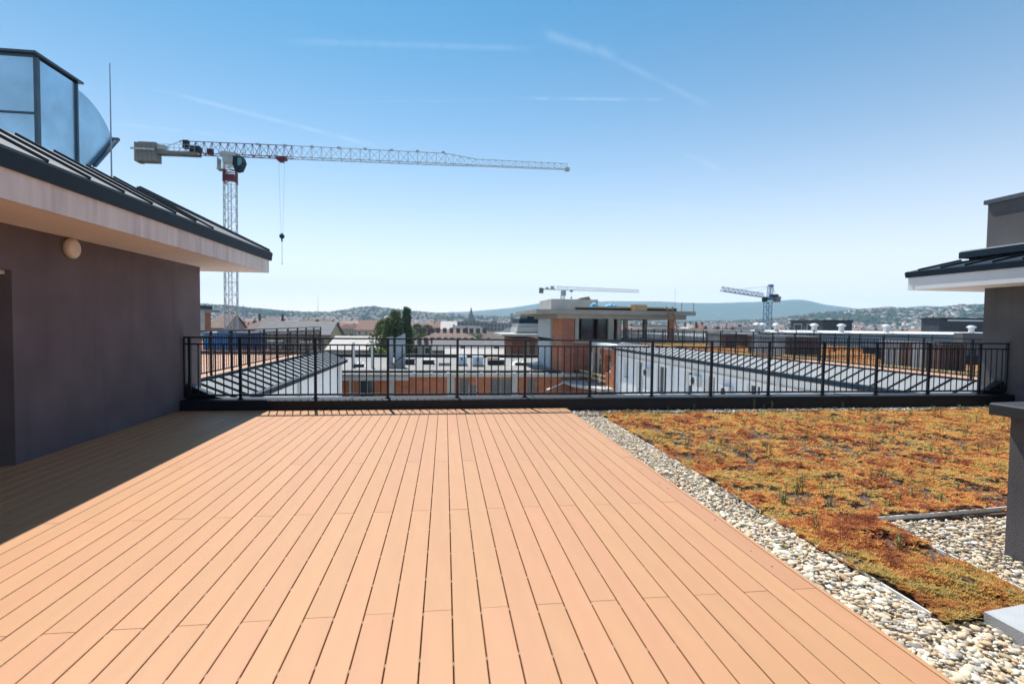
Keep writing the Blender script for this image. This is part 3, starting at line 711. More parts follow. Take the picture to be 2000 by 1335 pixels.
# flat roof behind it with blue site cabins
F_ = thing('flat_roof_wing', (-20, 36, -22), 'low flat-roofed wing behind the left terrace carrying blue crates', 'building')
MB().box(-40, -10.2, 26, 44, -22, -.42).build('wall', M_conc, F_)
MB().box(-40, -10.1, 26, 44.1, -.42, -.22).build('parapet', M_brickd, F_)
def crate(x, y, w, d, h, m, lab, z=-.22):
    t = thing('site_crate', (x, y, z), lab, 'crate', 'blue site crates behind the left terrace')
    MB().box(x-w/2, x+w/2, y-d/2, y+d/2, z+.06, z+h).build('body', m, t)
    b = MB()
    for i in range(5): b.box(x-w/2+i*(w-.06)/4, x-w/2+i*(w-.06)/4+.06, y-d/2-.03, y-d/2, z+.02, z+h)
    b.build('rib', m, t, kind='stuff')
    MB().box(x-w/2-.03, x+w/2+.03, y-d/2-.03, y+d/2+.03, z+h, z+h+.07).build('lid', M_ltgrey, t)
crate(at(421,670,31).x, 31, .75, 1.0, .95, M_blue, 'narrow blue crate, leftmost of the three behind the left terrace')
crate(at(450,670,31).x, 31, .95, 1.0, 1.05, M_blue, 'broad bright blue crate in the middle of the three behind the left terrace')
crate(at(493,670,31).x, 31, 1.25, 1.0, 1.0, mat('deep_blue_paint',(.03,.09,.26),.6), 'dark blue crate, rightmost of the three behind the left terrace')
for i,(px,w,h,m,lab) in enumerate(((540,1.2,.5,M_conc_l,'pale stack of slabs right of the blue crates'),(572,1.0,.7,M_conc,'grey stack of slabs between two pale ones behind the left terrace'),(603,1.0,.45,M_conc_l,'pale stack of slabs farthest right behind the left terrace'))):
    x = at(px,670,33).x; t = thing('slab_stack', (x,33,-.22), lab, 'slab stack', 'slab stacks behind the left terrace')
    for k in range(3): MB().box(x-w/2+.03*k, x+w/2-.02*k, 32.5, 33.4, -.22+k*h/3, -.22+(k+.85)*h/3).build('slab', m, t)
# unfinished corner penthouse far left
xr = at(429,607,61).x; xb = at(412,620,60).x
G = thing('unfinished_penthouse', (-28, 55, -.5), 'unfinished brick penthouse with a thin roof slab just right of the dark wall', 'building')
MB().box(-40, xb, 52, 60, -22, 2.2).build('wall', M_brick, G)
MB().box(-40, xr, 51, 61, 2.25, 2.55).build('roof_slab', M_conc, G)
MB().box(-40, at(415,603,60).x, 52, 60, 2.55, 2.95).build('roof_parapet', M_black, G)
for px in (395,): 
    x = at(px,630,51.9).x; MB().box(x-.2, x+.2, 51.8, 51.99, -.4, 2.25).build('column', M_conc_l, G)

# ---- right wing with white wall and seamed skirt roof (D)
D = thing('terrace_wing', (15, 24, -22), 'right neighbouring wing with long white wall, seamed skirt roof and planted terrace', 'building')
dw = MB(); holes = []
wins = [(36.9,36.0,-2.45),(34.4,33.2,-3.3),(30.9,29.5,-2.8),(27.1,26.2,-2.4),(24.9,23.9,-2.7),(21.2,20.2,-2.6)]
for a, b, z in wins: holes.append((38.7-a, 38.7-b, z, -1.05))
holed_wall(dw, (13.28,38.7), (0,-1), 28.2, -22, -.50, .30, holes)
dw.box(13.59, 30, 10.5, 38.68, -22, -.50)
D_wall = dw.build('wall', M_white, D)
for a, b, z in wins:
    w = MB().box(13.50, 13.56, b, a, z, -1.05).build('window', M_glass, D)
    f = MB(); 
    for y in (b+.03, (a+b)/2, a-.03): f.box(13.44, 13.498, y-.03, y+.03, z, -1.05)
    f.box(13.44,13.498,b,a,-1.11,-1.05).box(13.44,13.498,b,a,z,z+.06).build('frame', M_white, w)
MB().box(13.06, 30, 10.5, 38.9, -.50, -.44).build('eave_board', M_dark, D)
MB().box(13.24, 13.279, 10.6, 38.7, -.90, -.84).build('string_course', mat('band_render',(.60,.52,.42),.9), D)
for y_ in (38.3, 28.6, 18.9):
    MB().tube((13.19,y_,-22),(13.19,y_,-.55),.055,8).build('downpipe', M_ltgrey, D)
for y_, z_ in ((32.2,-1.9),(25.6,-1.7),(22.6,-1.9)):
    u_ = MB().box(12.98,13.23,y_-.4,y_+.4,z_,z_+.55).build('air_unit', M_ltgrey, D); MB().lathe((12.97,y_,z_+.28),[(.2,0),(.2,.012)],14,'X').build('fan_grille', M_black, u_)
standing_roof(D, 13.0, -.31, 13.85, .12, 10.4, 38.9, .60, 0)
MB().box(14.1, 30, 10.5, 38.8, -.44, .02).build('terrace_floor', M_soil, D)
pl = MB()
for i in range(12): pl.box(14.16+i*.15, 14.16+i*.15+.144, 10.6, 20.5, .03, .05)
pl.build('deck_board', M_deck2, D, kind='stuff')
for a, b in (((14.2,23.0),(30,23.0)),((16.2,10.6),(16.2,22.9)),((20.5,16.0),(30,16.1))):
    MB().bar((a[0],a[1],.08),(b[0],b[1],.08),.10,.10).build('bed_edging', mat('yellow_edging',(.52,.42,.20),.8), D)
far_rail('terrace_railing', (13.95,10.6), (13.95,38.7), .15, 1.22, 'black balustrade running away along the right wing above its seamed roof', 20)
far_rail('terrace_railing', (14.0,38.6), (30,38.6), .05, 1.2, 'black balustrade across the far end of the planted right terrace', 10)
far_rail('terrace_railing', (19.5,27.5), (34,27.5), .05, 1.12, 'black balustrade crossing the planted right terrace behind the brown housings', 9)
# far sedum on it
P = np.stack([npr.uniform(14.2,29.5,26000), npr.uniform(10.8,38.4,26000)],1); x, y = P[:,0], P[:,1]
k = (x > 16.3) | (y > 20.6); P = P[k]; x, y = P[:,0], P[:,1]; N = len(P)
hue = vnoise(x,y,1.6,14,3)*.7+vnoise(x,y,.3,15,2)*.3+npr.normal(0,.06,N)
tone = np.stack([np.interp(hue, stops, cc[:,k]) for k in range(3)],1)*npr.uniform(.7,1.2,(N,1))
M3 = rotz(npr.uniform(0,6.28,N))*npr.uniform(.06,.11,N)[:,None,None]
V,F,T = scatter(leaf, lf, np.column_stack([x,y,np.full(N,.03)]), M3, tone)
fast('sedum', V, F, M_sedum, T, kind='stuff', label='rust and orange sedum on the terrace of the right neighbouring wing', cat='ground cover')

def housing(x0, x1, y0, y1, z1, lab, panels):
    t = thing('vent_housing', ((x0+x1)/2,(y0+y1)/2,.02), lab, 'vent housing', 'brown vent housings on the right terrace')
    MB().box(x0+.03, x1-.03, y0+.03, y1-.03, .02, z1-.06).build('body', M_black, t)
    n = max(3, int((x1-x0)/.14)); sl = MB().box(-.055,.055,-.02,.02,0,z1-.09).mesh('slat', M_brown)
    for i in range(n): link('slat', sl, t, (x0+(i+.5)*(x1-x0)/n-(x0+x1)/2, y0-(y0+y1)/2, .0))
    n = max(3, int((y1-y0)/.16)); sl = MB().box(-.02,.02,-.06,.06,0,z1-.09).mesh('slat', M_brown)
    sg = MB().box(-.02,.02,-.06,.06,0,z1-.09).mesh('slat', M_greybox)
    for i in range(n):
        f = (i+.5)/n; g_ = any(a <= f <= b for a, b in panels)
        link('slat', sg if g_ else sl, t, (x0-(x0+x1)/2, y0+f*(y1-y0)-(y0+y1)/2, 0))
    MB().box(x0-.05, x1+.05, y0-.05, y1+.05, z1-.06, z1).build('cap', M_greybox, t)
housing(16.5, 17.45, 15.2, 17.6, 1.02, 'nearest and largest brown slatted vent housing on the right terrace', [(.25,.45),(.65,.9)])
housing(16.5, 18.3, 23.2, 26.3, 1.02, 'grey and brown vent housing in the middle of the right terrace', [(0,.9)])
housing(19.0, 19.8, 33.0, 35.6, .95, 'small dark vent housing at the far left of the right terrace', [(.2,1)])
housing(20.6, 22.0, 33.6, 36.5, .95, 'dark vent housing second from the far left on the right terrace', [(.2,1)])
for x, y, w, lab in ((20.2,20.5,1.3,'flat black roof hatch between the brown housings on the right terrace'),(23.5,25.0,1.5,'flat black roof hatch farther back on the right terrace')):
    t = thing('roof_hatch', (x,y,.02), lab, 'roof hatch'); MB().box(x-w/2,x+w/2,y-.5,y+.5,.02,.36).build('kerb', M_black, t); MB().box(x-w/2-.04,x+w/2+.04,y-.54,y+.54,.36,.44).build('lid', M_dark, t)
gs = thing('lattice_block', (21.3,18.3,.02), 'white openwork block stack on a black base right of the nearest brown housing', 'lattice block')
MB().box(20.6,22.6,18.0,18.6,.02,.42).build('base', M_black, gs)
lm = MB().box(-.13,.13,-.1,.1,0,.2).mesh('block', M_conc_l)
for r_ in range(4):
    for c_ in range(5): link('block', lm, gs, (20.8+c_*.37+(.1 if r_%2 else 0)-21.3, 0, .42+r_*.23-.02+.02))
MB().box(20.6,22.65,18.12,18.5,.42,1.32).build('core', mat('core_grey',(.16,.17,.18),.9), gs)

# wing behind with white capped parapet, dark penthouses, cowls
E_ = thing('rear_wing', (44, 55, -22), 'rear wing with a bright white parapet capping beyond the right terrace', 'building')
MB().box(26.3, 75, 40.2, 74, -22, .30).build('wall', M_greybox, E_)
MB().box(26.3, 75, 40.0, 40.25, -2, .98).build('parapet', M_greybox, E_)
MB().prism([(26.25,39.9,.96),(26.25,39.9,.99),(26.25,41.6,1.16),(26.25,41.6,.96)],(48.7,0,0)).build('capping', M_whitestrip, E_)
MB().box(26.2, 26.45, 40.36, 74, .90, 1.10).build('side_capping', M_whitestrip, E_)
def darkhouse(x0, x1, y0, y1, z1, lab, fs=(.2,.62)):
    t = thing('dark_penthouse', ((x0+x1)/2,(y0+y1)/2,.3), lab, 'penthouse')
    MB().box(x0,x1,y0,y1,.3,z1-.18).build('wall', mat('dark_cladding',(.05,.055,.065),.7,var=.1), t)
    MB().box(x0-.1,x1+.1,y0-.1,y1+.1,z1-.18,z1).build('roof_edge', M_black, t)
    for f in fs:
        y = y0+(y1-y0)*f; w = (y1-y0)*.26
        fr = MB().box(x0-.05,x0-.002,y,y+w,.75,1.85).build('window_frame', M_frame, t); MB().box(x0-.06,x0-.051,y+.1,y+w-.1,.85,1.75).build('pane', M_glass, fr)
    return t
darkhouse(43.8, 47.6, 55, 60.6, 2.32, 'dark boxy penthouse with outlined windows right of the blue crane')
ph = darkhouse(48.4, 60, 45, 46.9, 2.55, 'dark boxy penthouse with pale roof edge next to the right grey wall', ())
MB().box(49.2, 60, 44.80, 44.898, 2.22, 2.36).build('edge_strip', M_ltgrey, ph)
cv = [(.34,0),(.34,.55),(.52,.62),(.52,.74),(.30,.92),(.05,.98)]
for i,(px,lab) in enumerate(((1478,'leftmost white vent cowl on the rear wing, one of a close pair'),(1489,'second white vent cowl from the left on the rear wing'),(1516,'third white vent cowl from the left, just right of the blue crane'),(1590,'white vent cowl in front of the dark penthouse window'),(1643,'white vent cowl in front of the dark penthouse shaded side'),(1731,'white vent cowl standing alone between the two dark penthouses'),(1897,'white vent cowl in front of the right dark penthouse'))):
    p = at(px, 648, 40.8); s = .72 if i > 2 else .62
    t = thing('vent_cowl', (p.x, 40.8, .3), lab, 'vent cowl', 'white vent cowls on the rear wing')
    MB().lathe((p.x,40.8,.3), [(.30*s,0),(.30*s,1.05+.25*s)], 14).build('shaft', M_ltgrey, t, smooth=False)
    MB().lathe((p.x,40.8,.3+1.05+.25*s), [(.30*s,0),(.50*s,.06),(.50*s,.12),(.28*s,.22),(.04,.26)], 14).build('cap', M_ltgrey, t)

# ---- brick building across the courtyard (B)
MB().box(-4.7, 13.2, 9.7, 44.9, -7.3, -7.0).build('courtyard', M_conc_l, kind='structure')  # unseen raised pale floor, added to bounce sunlight onto the white walls
B = thing('brick_building', (1, 52, -22), 'unfinished clay-block building across the courtyard with flat roof and concrete slab edge', 'building')
bh = [(-7.19,-5.91,-3.42),(1.28,2.13,-3.42),(2.13,2.89,-3.98),(3.97,5.93,-3.42),(7.30,8.09,-3.42)]
bw = MB(); holed_wall(bw, (-14,45), (1,0), 27.0, -22, -3.22, .35, [(a+14, b+14, -5.3, zt_) for a, b, zt_ in bh])
B_wall = bw.build('wall', M_brick, B)
MB().box(-14, 12.9, 49.4, 49.5, -22, -3.3).build('inner_wall', M_int, B)
MB().box(-14, 12.9, 45.36, 49.4, -6.0, -5.9).build('floor', M_conc, B)
for a, b, zt_ in bh:
    wnd = MB().box(a, b, 45.25, 45.29, -5.3, zt_).build('window', M_glass, B)
    MB().box(a,a+.06,45.2,45.249,-5.3,zt_).box(b-.06,b,45.2,45.249,-5.3,zt_).box((a+b)/2-.03,(a+b)/2+.03,45.2,45.249,-5.3,zt_).build('frame', M_frame, wnd)
MB().box(-14, 13.0, 44.6, 66, -3.22, -2.92).build('roof_slab', M_conc_l, B)
MB().box(-14, -2.98, 43.8, 44.598, -3.42, -3.12).build('balcony_slab', M_conc_l, B)
MB().box(-14, -2.98, 43.86, 43.93, -3.12, -2.93).build('balcony_kerb', M_conc, B)
MB().box(-14, 12.5, 45.1, 45.7, -2.92, -2.72).box(-14, 12.9, 64.6, 65.2, -2.92, -2.50).build('parapet', M_black, B)
MB().box(-14, 12.6, 45.7, 64.6, -2.92, -2.90).build('roof_membrane', M_roofmem, B)
for a, b in ((-8.03,-7.7),(-4.71,-4.28),(.22,.88),(2.76,2.89),(5.93,6.48)):
    MB().box(a, b, 44.93, 44.998, -5.9, -3.22).build('column', M_conc_l, B)
for x in np.arange(-2.6,11,1.45): MB().box(x-.12,x+.12,44.62,44.8,-2.92,-2.84).build('kerb_stone', M_whitestrip, B)

zr = -2.90
def onroof(name, x0, x1, y, z1, m, lab, cat, lid=None, dep=1.0, group=None, z0=zr, tilt=0.):
    t = thing(name, ((x0+x1)/2, y, z0), lab, cat, group)
    MB().box(x0, x1, y, y+dep, z0, z1).build('body', m, t)
    if lid: MB().box(x0-.06, x1+.06, y-.06, y+dep+.06, z1, z1+.12).build('lid', lid, t)
    return t
onroof('skylight', -4.1, -3.1, 53.5, -2.45, M_black, 'dark skylight box just right of the leaning grey slabs', 'skylight', M_dark)
onroof('skylight', -2.30, -1.08, 54.0, -2.48, M_black, 'dark skylight box with a white lid left of the wrapped blocks', 'skylight', M_whitestrip)
onroof('slab_stack', -.6, .55, 52.4, -2.6, M_conc, 'low grey slab stack left of the wrapped blocks', 'slab stack')
for x0, x1, y, z1, lab in ((1.22,2.25,52.3,-1.88,'left pallet of blue-white wrapped blocks on the brick building roof'),(2.79,3.88,51.7,-1.95,'right pallet of blue-white wrapped blocks on the brick building roof')):
    t = thing('block_pallet', ((x0+x1)/2,y,zr), lab, 'pallet', 'wrapped block pallets on the roof')
    MB().box(x0-.05,x1+.05,y-.05,y+1.05,zr,zr+.14).build('pallet_base', M_wood2, t)
    bb = MB().box(-.16,.16,-.02,.98,0,.2)
    w = (x1-x0)/3; me = MB().box(-w/2+.012,w/2-.012,0,1,0,.21).mesh('block', M_wrap)
    for r_ in range(4):
        for c_ in range(3): link('block', me, t, (x0+(c_+.5)*w-(x0+x1)/2+rnd.uniform(-.01,.01), 0, .14+r_*.215))
    MB().box(x0+w*1.2,x0+w*1.75,y-.006,y-.002,zr+.55,zr+.85).build('print_patch', mat('print_blue',(.06,.14,.28),.5), t)
t = onroof('skylight', 4.5, 6.2, 53.4, -2.40, M_black, 'wide dark skylight with a white frame right of the wrapped blocks', 'skylight', M_whitestrip)
MB().box(4.4,5.7,53.3,54.2,-2.27,-2.13).build('timber_board', M_wood, label='tan timber board lying on the wide white-framed skylight', cat='board')
def heap(x0, x1, y, h, m, lab, seed):
    q = random.Random(seed); n = 14; V = []; F = []
    for i in range(n+1):
        for j in range(7):
            u, v = i/n, j/6; z = h*(math.sin(math.pi*u)**.6)*(math.sin(math.pi*v)**.7)*q.uniform(.65,1.1)
            V.append((x0+(x1-x0)*u, y+1.3*v, zr+z))
    for i in range(n):
        for j in range(6): a = i*7+j; F.append((a,a+7,a+8,a+1))
    return MB().add(V,F).build('sheet_heap', m, label=lab, cat='heap')
heap(6.9, 8.6, 52.9, .55, M_whitestrip, 'crumpled white sheeting over crates right of the wide skylight', 3)
onroof('low_crate', 7.3, 8.5, 52.75, -2.62, M_black, 'low black crate under the crumpled white sheeting', 'crate')
heap(10.2, 11.6, 54.6, .75, M_black, 'black crumpled sheeting heap against the tall corner building', 4)
heap(9.4, 10.3, 54.0, .3, M_whitestrip, 'small pale sheeting heap left of the black one', 6)
heap(-8.7, -7.5, 50.8, .55, M_whitestrip, 'pale crumpled sheeting beside the left thin post', 8)
onroof('low_crate', -8.6, -7.7, 50.5, -2.62, M_black, 'low black crate beside the left thin post on the brick building', 'crate')
for px, ptop, Yv, w, lab in ((690,668,50.6,.22,'left thin grey post standing on the brick building roof'),(727,668,49.8,.22,'right thin grey post standing on the brick building roof')):
    p = at(px,700,Yv); zt_ = at(px,ptop,Yv).z; MB().prism([(p.x-w/2,Yv,zr),(p.x+w/2,Yv,zr),(p.x+w/2,Yv,zt_),(p.x-w/2,Yv,zt_-.05)],(0,.2,0)).build('roof_post', M_ltgrey, label=lab, cat='post')
for px0, px1, za, zb_, Yv, lab in ((757,767,659,657,50.4,'narrow pale upright panel, left of the two on the brick building roof'),(773,791,659,651,50.4,'broad pale upright panel with slanting top, right of the two on the roof')):
    a, b = at(px0,za,Yv), at(px1,zb_,Yv)
    MB().prism([(a.x,Yv,zr),(b.x,Yv,zr),(b.x,Yv,b.z),(a.x,Yv,a.z)],(0,.5,0)).build('upright_panel', mat('panel_bluegrey',(.36,.41,.48),.5,.3), label=lab, cat='panel')
t = thing('open_hatch', (-4.6, 50.0, zr), 'open roof hatch with its dark lid propped up in front of the upright panels', 'roof hatch')
MB().box(-5.2,-4.0,49.8,50.2,zr,zr+.35).build('kerb', M_conc_l, t)
MB().bar((-4.9,49.6,zr+.35),(-3.7,49.6,zr+1.35),1.0,.09).build('lid', M_black, t)

# ---- tall corner building (C)
K = thing('corner_building', (16, 48, -22), 'unfinished corner building with concrete columns, brick corner and overhanging roof slab', 'building')
cw = MB(); holed_wall(cw, (10.35,56.4), (0,-1), 11.4, -22, 2.0, .35, [(6.6,7.3,-2.3,-.35)]); cw.build('side_wall', M_brick, K)
MB().box(10.30, 10.345, 49.9, 56.45, -22, 2.02).build('side_panel', mat('panel_grey_blue',(.50,.54,.58),.8), K)
MB().box(10.30, 10.345, 48.9, 49.88, -22, 2.02).build('side_column', M_conc, K)
MB().box(10.36, 11.5, 44.99, 45.34, -22, 2.02).build('front_wall', M_brickd, K)  # shaded face of the same brick corner, painted with the darker block
MB().box(11.5, 13.0, 45.2, 45.5, -22, .0).build('lower_wall', M_brickd, K)
MB().box(10.3, 22.0, 45.0, 57, -.22, .04).build('floor_slab', M_conc, K)
for px, w, y, m in ((1127,.34,45.05,M_conc),(1120,.3,45.3,M_int),(1193.5,.50,45.05,M_conc),(1209,.32,46.5,M_conc_l),(1223,.36,48,M_conc_l),(1260.5,.34,50,M_conc),(1312,.5,45.05,M_brickd)):  # the M_int strip stands in for a shaded gap, no real column
    x = at(px,640,y).x; MB().box(x-w/2, x+w/2, y, y+.4, .04, 2.02).build('column', m, K)
MB().box(12.3, 17.2, 54.0, 54.2, .04, 2.02).build('back_wall', M_int, K)
for a, b in ((12.2,13.4),(13.75,14.6)):
    w = MB().box(a, b, 45.4, 45.44, .04, 1.95).build('window', M_glass, K); MB().box(a,a+.07,45.34,45.399,.04,1.95).box(b-.07,b,45.34,45.399,.04,1.95).build('frame', M_black, w)
MB().box(15.2, 17.9, 50.8, 50.95, .04, 1.95).build('partition', mat('brown_partition',(.15,.06,.045),.9), K)
MB().box(9.9, 22.0, 44.9, 57, 1.98, 2.37).build('roof_beam', M_conc, K)
MB().box(7.9, 22.57, 44.2, 57.6, 2.37, 2.74).build('roof_slab', M_conc, K)
MB().box(7.5, 10.6, 50.5, 60, 2.30, 2.44).build('side_canopy', M_conc, K)
MB().box(11.7, 21.3, 45.4, 45.8, 2.74, 3.04).build('roof_upstand', M_black, K)
MB().box(11.0, 20.8, 45.2, 45.35, 2.98, 3.06).build('roof_batten', M_wood, K)
stb = MB().box(10.6, at(1168,590,51).x, 51.0, 57.5, 2.74, 3.98).build('stair_head', M_conc_l, K)
lad = thing('ladder', (20.5, 44.0, .04), 'wooden ladder leaning on the roof slab of the corner building', 'ladder')
pa, pb, pc, pd = at(1319,665,43.6), at(1328,660,43.6), at(1302,598,44.1), at(1313,597,44.1)
b0, b1 = Vector((pa.x-.15,43.5,.05)), Vector((pa.x+.35,43.5,.05)); t0, t1 = Vector((pc.x,44.15,3.15)), Vector((pc.x+.55,44.15,3.15))
MB().bar(b0,t0,.09,.07).build('rail', M_wood2, lad); MB().bar(b1,t1,.09,.07).build('rail', M_wood2, lad)
for i in range(1,11):
    f = i/11; MB().bar(b0.lerp(t0,f), b1.lerp(t1,f), .05).build('rung', M_wood2, lad)
ct = thing('timber_crate', (18, 44.3, 2.74), 'brown timber crate on the roof slab edge of the corner building', 'crate')
x0, x1 = at(1239,600,44.3).x, at(1263,600,44.3).x
MB().box(x0,x1,44.3,45.2,2.76,3.28).build('body', M_wood2, ct)
for i in range(5): MB().box(x0-.03,x1+.03,44.27,44.299,2.78+i*.105,2.86+i*.105).build('board', M_wood, ct)
def tarp(px0, px1, pz, Y, lab, seed, h=.35):
    q = random.Random(seed); a, b = at(px0,pz,Y), at(px1,pz,Y); V=[]; F=[]
    for i in range(13):
        for j in range(6): V.append((a.x+(b.x-a.x)*i/12, Y+.9*j/5, 3.0+h*(math.sin(math.pi*i/12)**.4)*(math.sin(math.pi*j/5)**.5)*q.uniform(.7,1.1)))
    for i in range(12):
        for j in range(5): k = i*6+j; F.append((k,k+6,k+7,k+1))
    MB().add(V,F).build('tarpaulin', M_bluetarp, label=lab, cat='tarpaulin')
tarp(1155,1168,592,46.5,'small blue tarpaulin bundle at the stair head on the corner building',2,.5)
tarp(1181,1212,593,46.8,'wide blue tarpaulin lying on the corner building roof',5,.42)
MB().prism([(13.4,52,3.99),(15.0,52,3.99),(14.8,52,4.35),(14.0,52,4.2)],(0,.8,0)).build('timber_pile', M_wood2, label='pile of brown timber on top of the stair head', cat='timber pile')
for i, px in enumerate((1170,1192,1219,1245,1275,1290)):
    p = at(px,602,45.3); MB().cbox((p.x,45.95,3.10),(1.1,.5,.06),rz=.05*(i%3)).build('timber_board', M_wood if i%2 else M_conc_l, label=['tan board above the black upstand, leftmost','pale board above the black upstand, second from left','tan board above the black upstand, third from left','pale board left of the timber crate','tan board right of the timber crate','pale board beside the ladder top'][i], cat='board')
er = thing('edge_guard', (22.3, 44.5, 2.74), 'thin guard posts and wire at the right end of the corner building roof', 'guard rail')
for x in (21.3,22.45): MB().box(x-.03,x+.03,44.4,44.46,2.74,3.55).build('post', M_conc, er)
MB().bar((21.3,44.43,3.5),(22.45,44.43,3.45),.03).build('rail', M_wood, er)

# brick link between the corner building and the white wing
Lk = thing('link_building', (14, 42, -22), 'unfinished brick link with white parapet strip between corner building and white wing', 'building')
lw = MB(); holed_wall(lw, (13.1,45.0), (0,-1), 6.25, -22, -.52, .35, [(0.0,.55,-3.3,-1.0),(1.0,2.9,-3.6,-1.05),(3.95,5.5,-2.45,-1.0)]); lw.build('wall', M_brick, Lk)
MB().box(15.2,15.3,38.8,45,-6,-.5).build('inner_wall', M_int, Lk)
MB().box(13.02,13.099,43.95,44.35,-6,-.52).box(13.02,13.099,42.5,42.8,-6,-.52).build('column', M_conc_l, Lk)
MB().box(12.9,16,38.75,45.1,-.52,-.28).build('roof_slab', M_conc_l, Lk)
MB().box(12.85,13.9,38.75,48,-.28,-.12).build('parapet_strip', M_whitestrip, Lk)
MB().prism([(10.4,45.0,-3.75),(13.09,45.0,-3.75),(13.09,38.6,-3.75),(12.0,38.6,-3.75),(10.6,42.0,-3.75)],(0,0,.22)).build('balcony_slab', M_conc_l, Lk)
for z in (-3.0,-2.62): MB().bar((12.0,44.8,z),(12.6,39.2,z),.04,.16).build('guard_board', M_wood, Lk)
for f in (0,.5,1): MB().box(12.05+f*.55,12.12+f*.55,44.7-f*5.4,44.78-f*5.4,-3.53,-2.5).build('guard_post', M_wood2, Lk)
MB().bar((10.6,44.2,-3.6),(8.6,42.6,-4.1),.16,.06).build('loose_plank', M_whitestrip, label='white plank sticking out over the courtyard left of the balcony slab', cat='plank')
far_rail('balcony_railing', (12.2,38.3), (13.2,33.6), -4.6, -3.55, 'small black balcony railing low in front of the white wing', 4)

# stepped unfinished brick building left of the corner building
J = thing('brick_terraces_building', (12, 76, -22), 'stepped brick building with pale slabs and dark upper boxes behind, left of the corner building', 'building')
def pxbox(p0, p1, t0, t1, Y, d, m, nm, par):
    a, b = at(p0,t0,Y), at(p1,t1,Y); return MB().box(a.x,b.x,Y,Y+d,b.z,a.z).build(nm, m, par)
pxbox(1000,1053,660,760,75,10,M_brickd,'wall',J); pxbox(980,1053,652,657,73,12,M_conc_l,'roof_slab',J)
pxbox(1010,1053,640,652,78,8,M_conc_l,'upper_wall',J); pxbox(1008,1053,648,650,76,1,M_black,'railing_strip',J)
pxbox(1012,1053,632,640,80,8,M_greybox,'upper_wall',J); pxbox(1014,1053,622,632,81,8,M_dark,'dark_box',J); pxbox(1030,1053,616,622,82,8,M_dark,'dark_box',J)
for p in (1027,1045): pxbox(p,p+7,668,694,74.9,.2,M_glass,'window',J)
pxbox(1020,1053,696,702,72,3,M_conc_l,'terrace_slab',J)
# ================================================================== ground, hills, city
GZ = -22.0
def tpx(px):                       # tangent of the bearing of a photograph column
    d = MW @ Vector((px-1000.0, -(630-667.5), -FPX)); return math.atan2(d.x, d.y)
def elev(px, py):
    d = MW @ Vector((px-1000.0, -(py-667.5), -FPX)); return d.z/math.hypot(d.x, d.y)
sky1 = [(250,597),(392,597),(440,599),(480,604),(520,607),(560,610),(600,612),(640,613),(680,607),(700,603),(730,602),(770,606),(800,610),(850,614),(950,620),(1050,624),(1200,628),(1300,631),(1440,629),(1500,626),(1560,620),(1600,613),(1640,611),(1690,607),(1740,604),(1770,607),(1800,606),(1840,605),(1880,600),(1925,602),(2100,600)]
sky2 = [(250,612),(700,612),(850,611),(920,608),(1000,601),(1050,593),(1100,590),(1200,588),(1280,589),(1340,592),(1400,592),(1440,590.5),(1490,589),(1520,587),(1545,585.5),(1565,585.5),(1585,589),(1610,595),(1650,600),(1690,605),(1740,606),(1775,600),(1805,597.5),(1840,599),(1870,603),(1925,606),(2100,606)]
R1, R2 = 3500., 9000.
b1 = np.array([tpx(p) for p,_ in sky1]); h1 = np.array([elev(*q) for q in sky1])*R1 + 1.5
b2 = np.array([tpx(p) for p,_ in sky2]); h2 = np.array([elev(*q) for q in sky2])*R2 + 1.5
def sstep(a, b, x): t = np.clip((x-a)/(b-a),0,1); return t*t*(3-2*t)
def terrain(x, y):
    r = np.hypot(x,y); az = np.arctan2(x,y)
    e1 = np.interp(az, b1, h1) - GZ; e2 = np.interp(az, b2, h2) - GZ
    inv = sstep(-1.2,-.6,az)*(1-sstep(1.0,1.6,az))*.6+.4
    n1 = vnoise(x,y,420,31,5)-.5; n2 = vnoise(x,y,900,33,5)-.5
    s1 = sstep(1900,R1,r)*(1-.55*sstep(R1,5200,r)); s2 = sstep(6000,R2,r)*(1-.5*sstep(R2,10400,r))
    z = GZ + inv*np.maximum(e1*s1*(1+.35*n1*(1-sstep(3000,R1,r))), e2*s2*(1+.25*n2*(1-sstep(8000,R2,r))))
    z = z + sstep(2300,2900,r)*(vnoise(x,y,26,41,2)-.5)*7*(1-.3*sstep(5000,8000,r))
    return z
azs = np.concatenate([np.linspace(-math.pi,-.75,60)[:-1], np.linspace(-.75,1.0,1100), np.linspace(1.0,math.pi,70)[1:]])
def polar(name, rs_, m):
    A_, R_ = np.meshgrid(azs, rs_, indexing='ij'); X, Y = R_*np.sin(A_), R_*np.cos(A_); Z = terrain(X,Y)
    na, nr = A_.shape; V = np.stack([X,Y,Z],-1).reshape(-1,3)
    i, j = np.meshgrid(np.arange(na-1), np.arange(nr-1), indexing='ij'); a = (i*nr+j).ravel()
    F = np.stack([a, a+1, a+nr+1, a+nr],1)[:, ::-1]
    return fast(name, V, F, m, smooth=True, kind='structure')
polar('ground', np.array([.5,60,200,500,900,1400,1900,2100]), M_ground)
polar('hills', np.concatenate([np.linspace(2100,3600,60), np.linspace(3650,5600,22), np.linspace(5800,9050,36), np.linspace(9120,10450,10)]), M_hills)

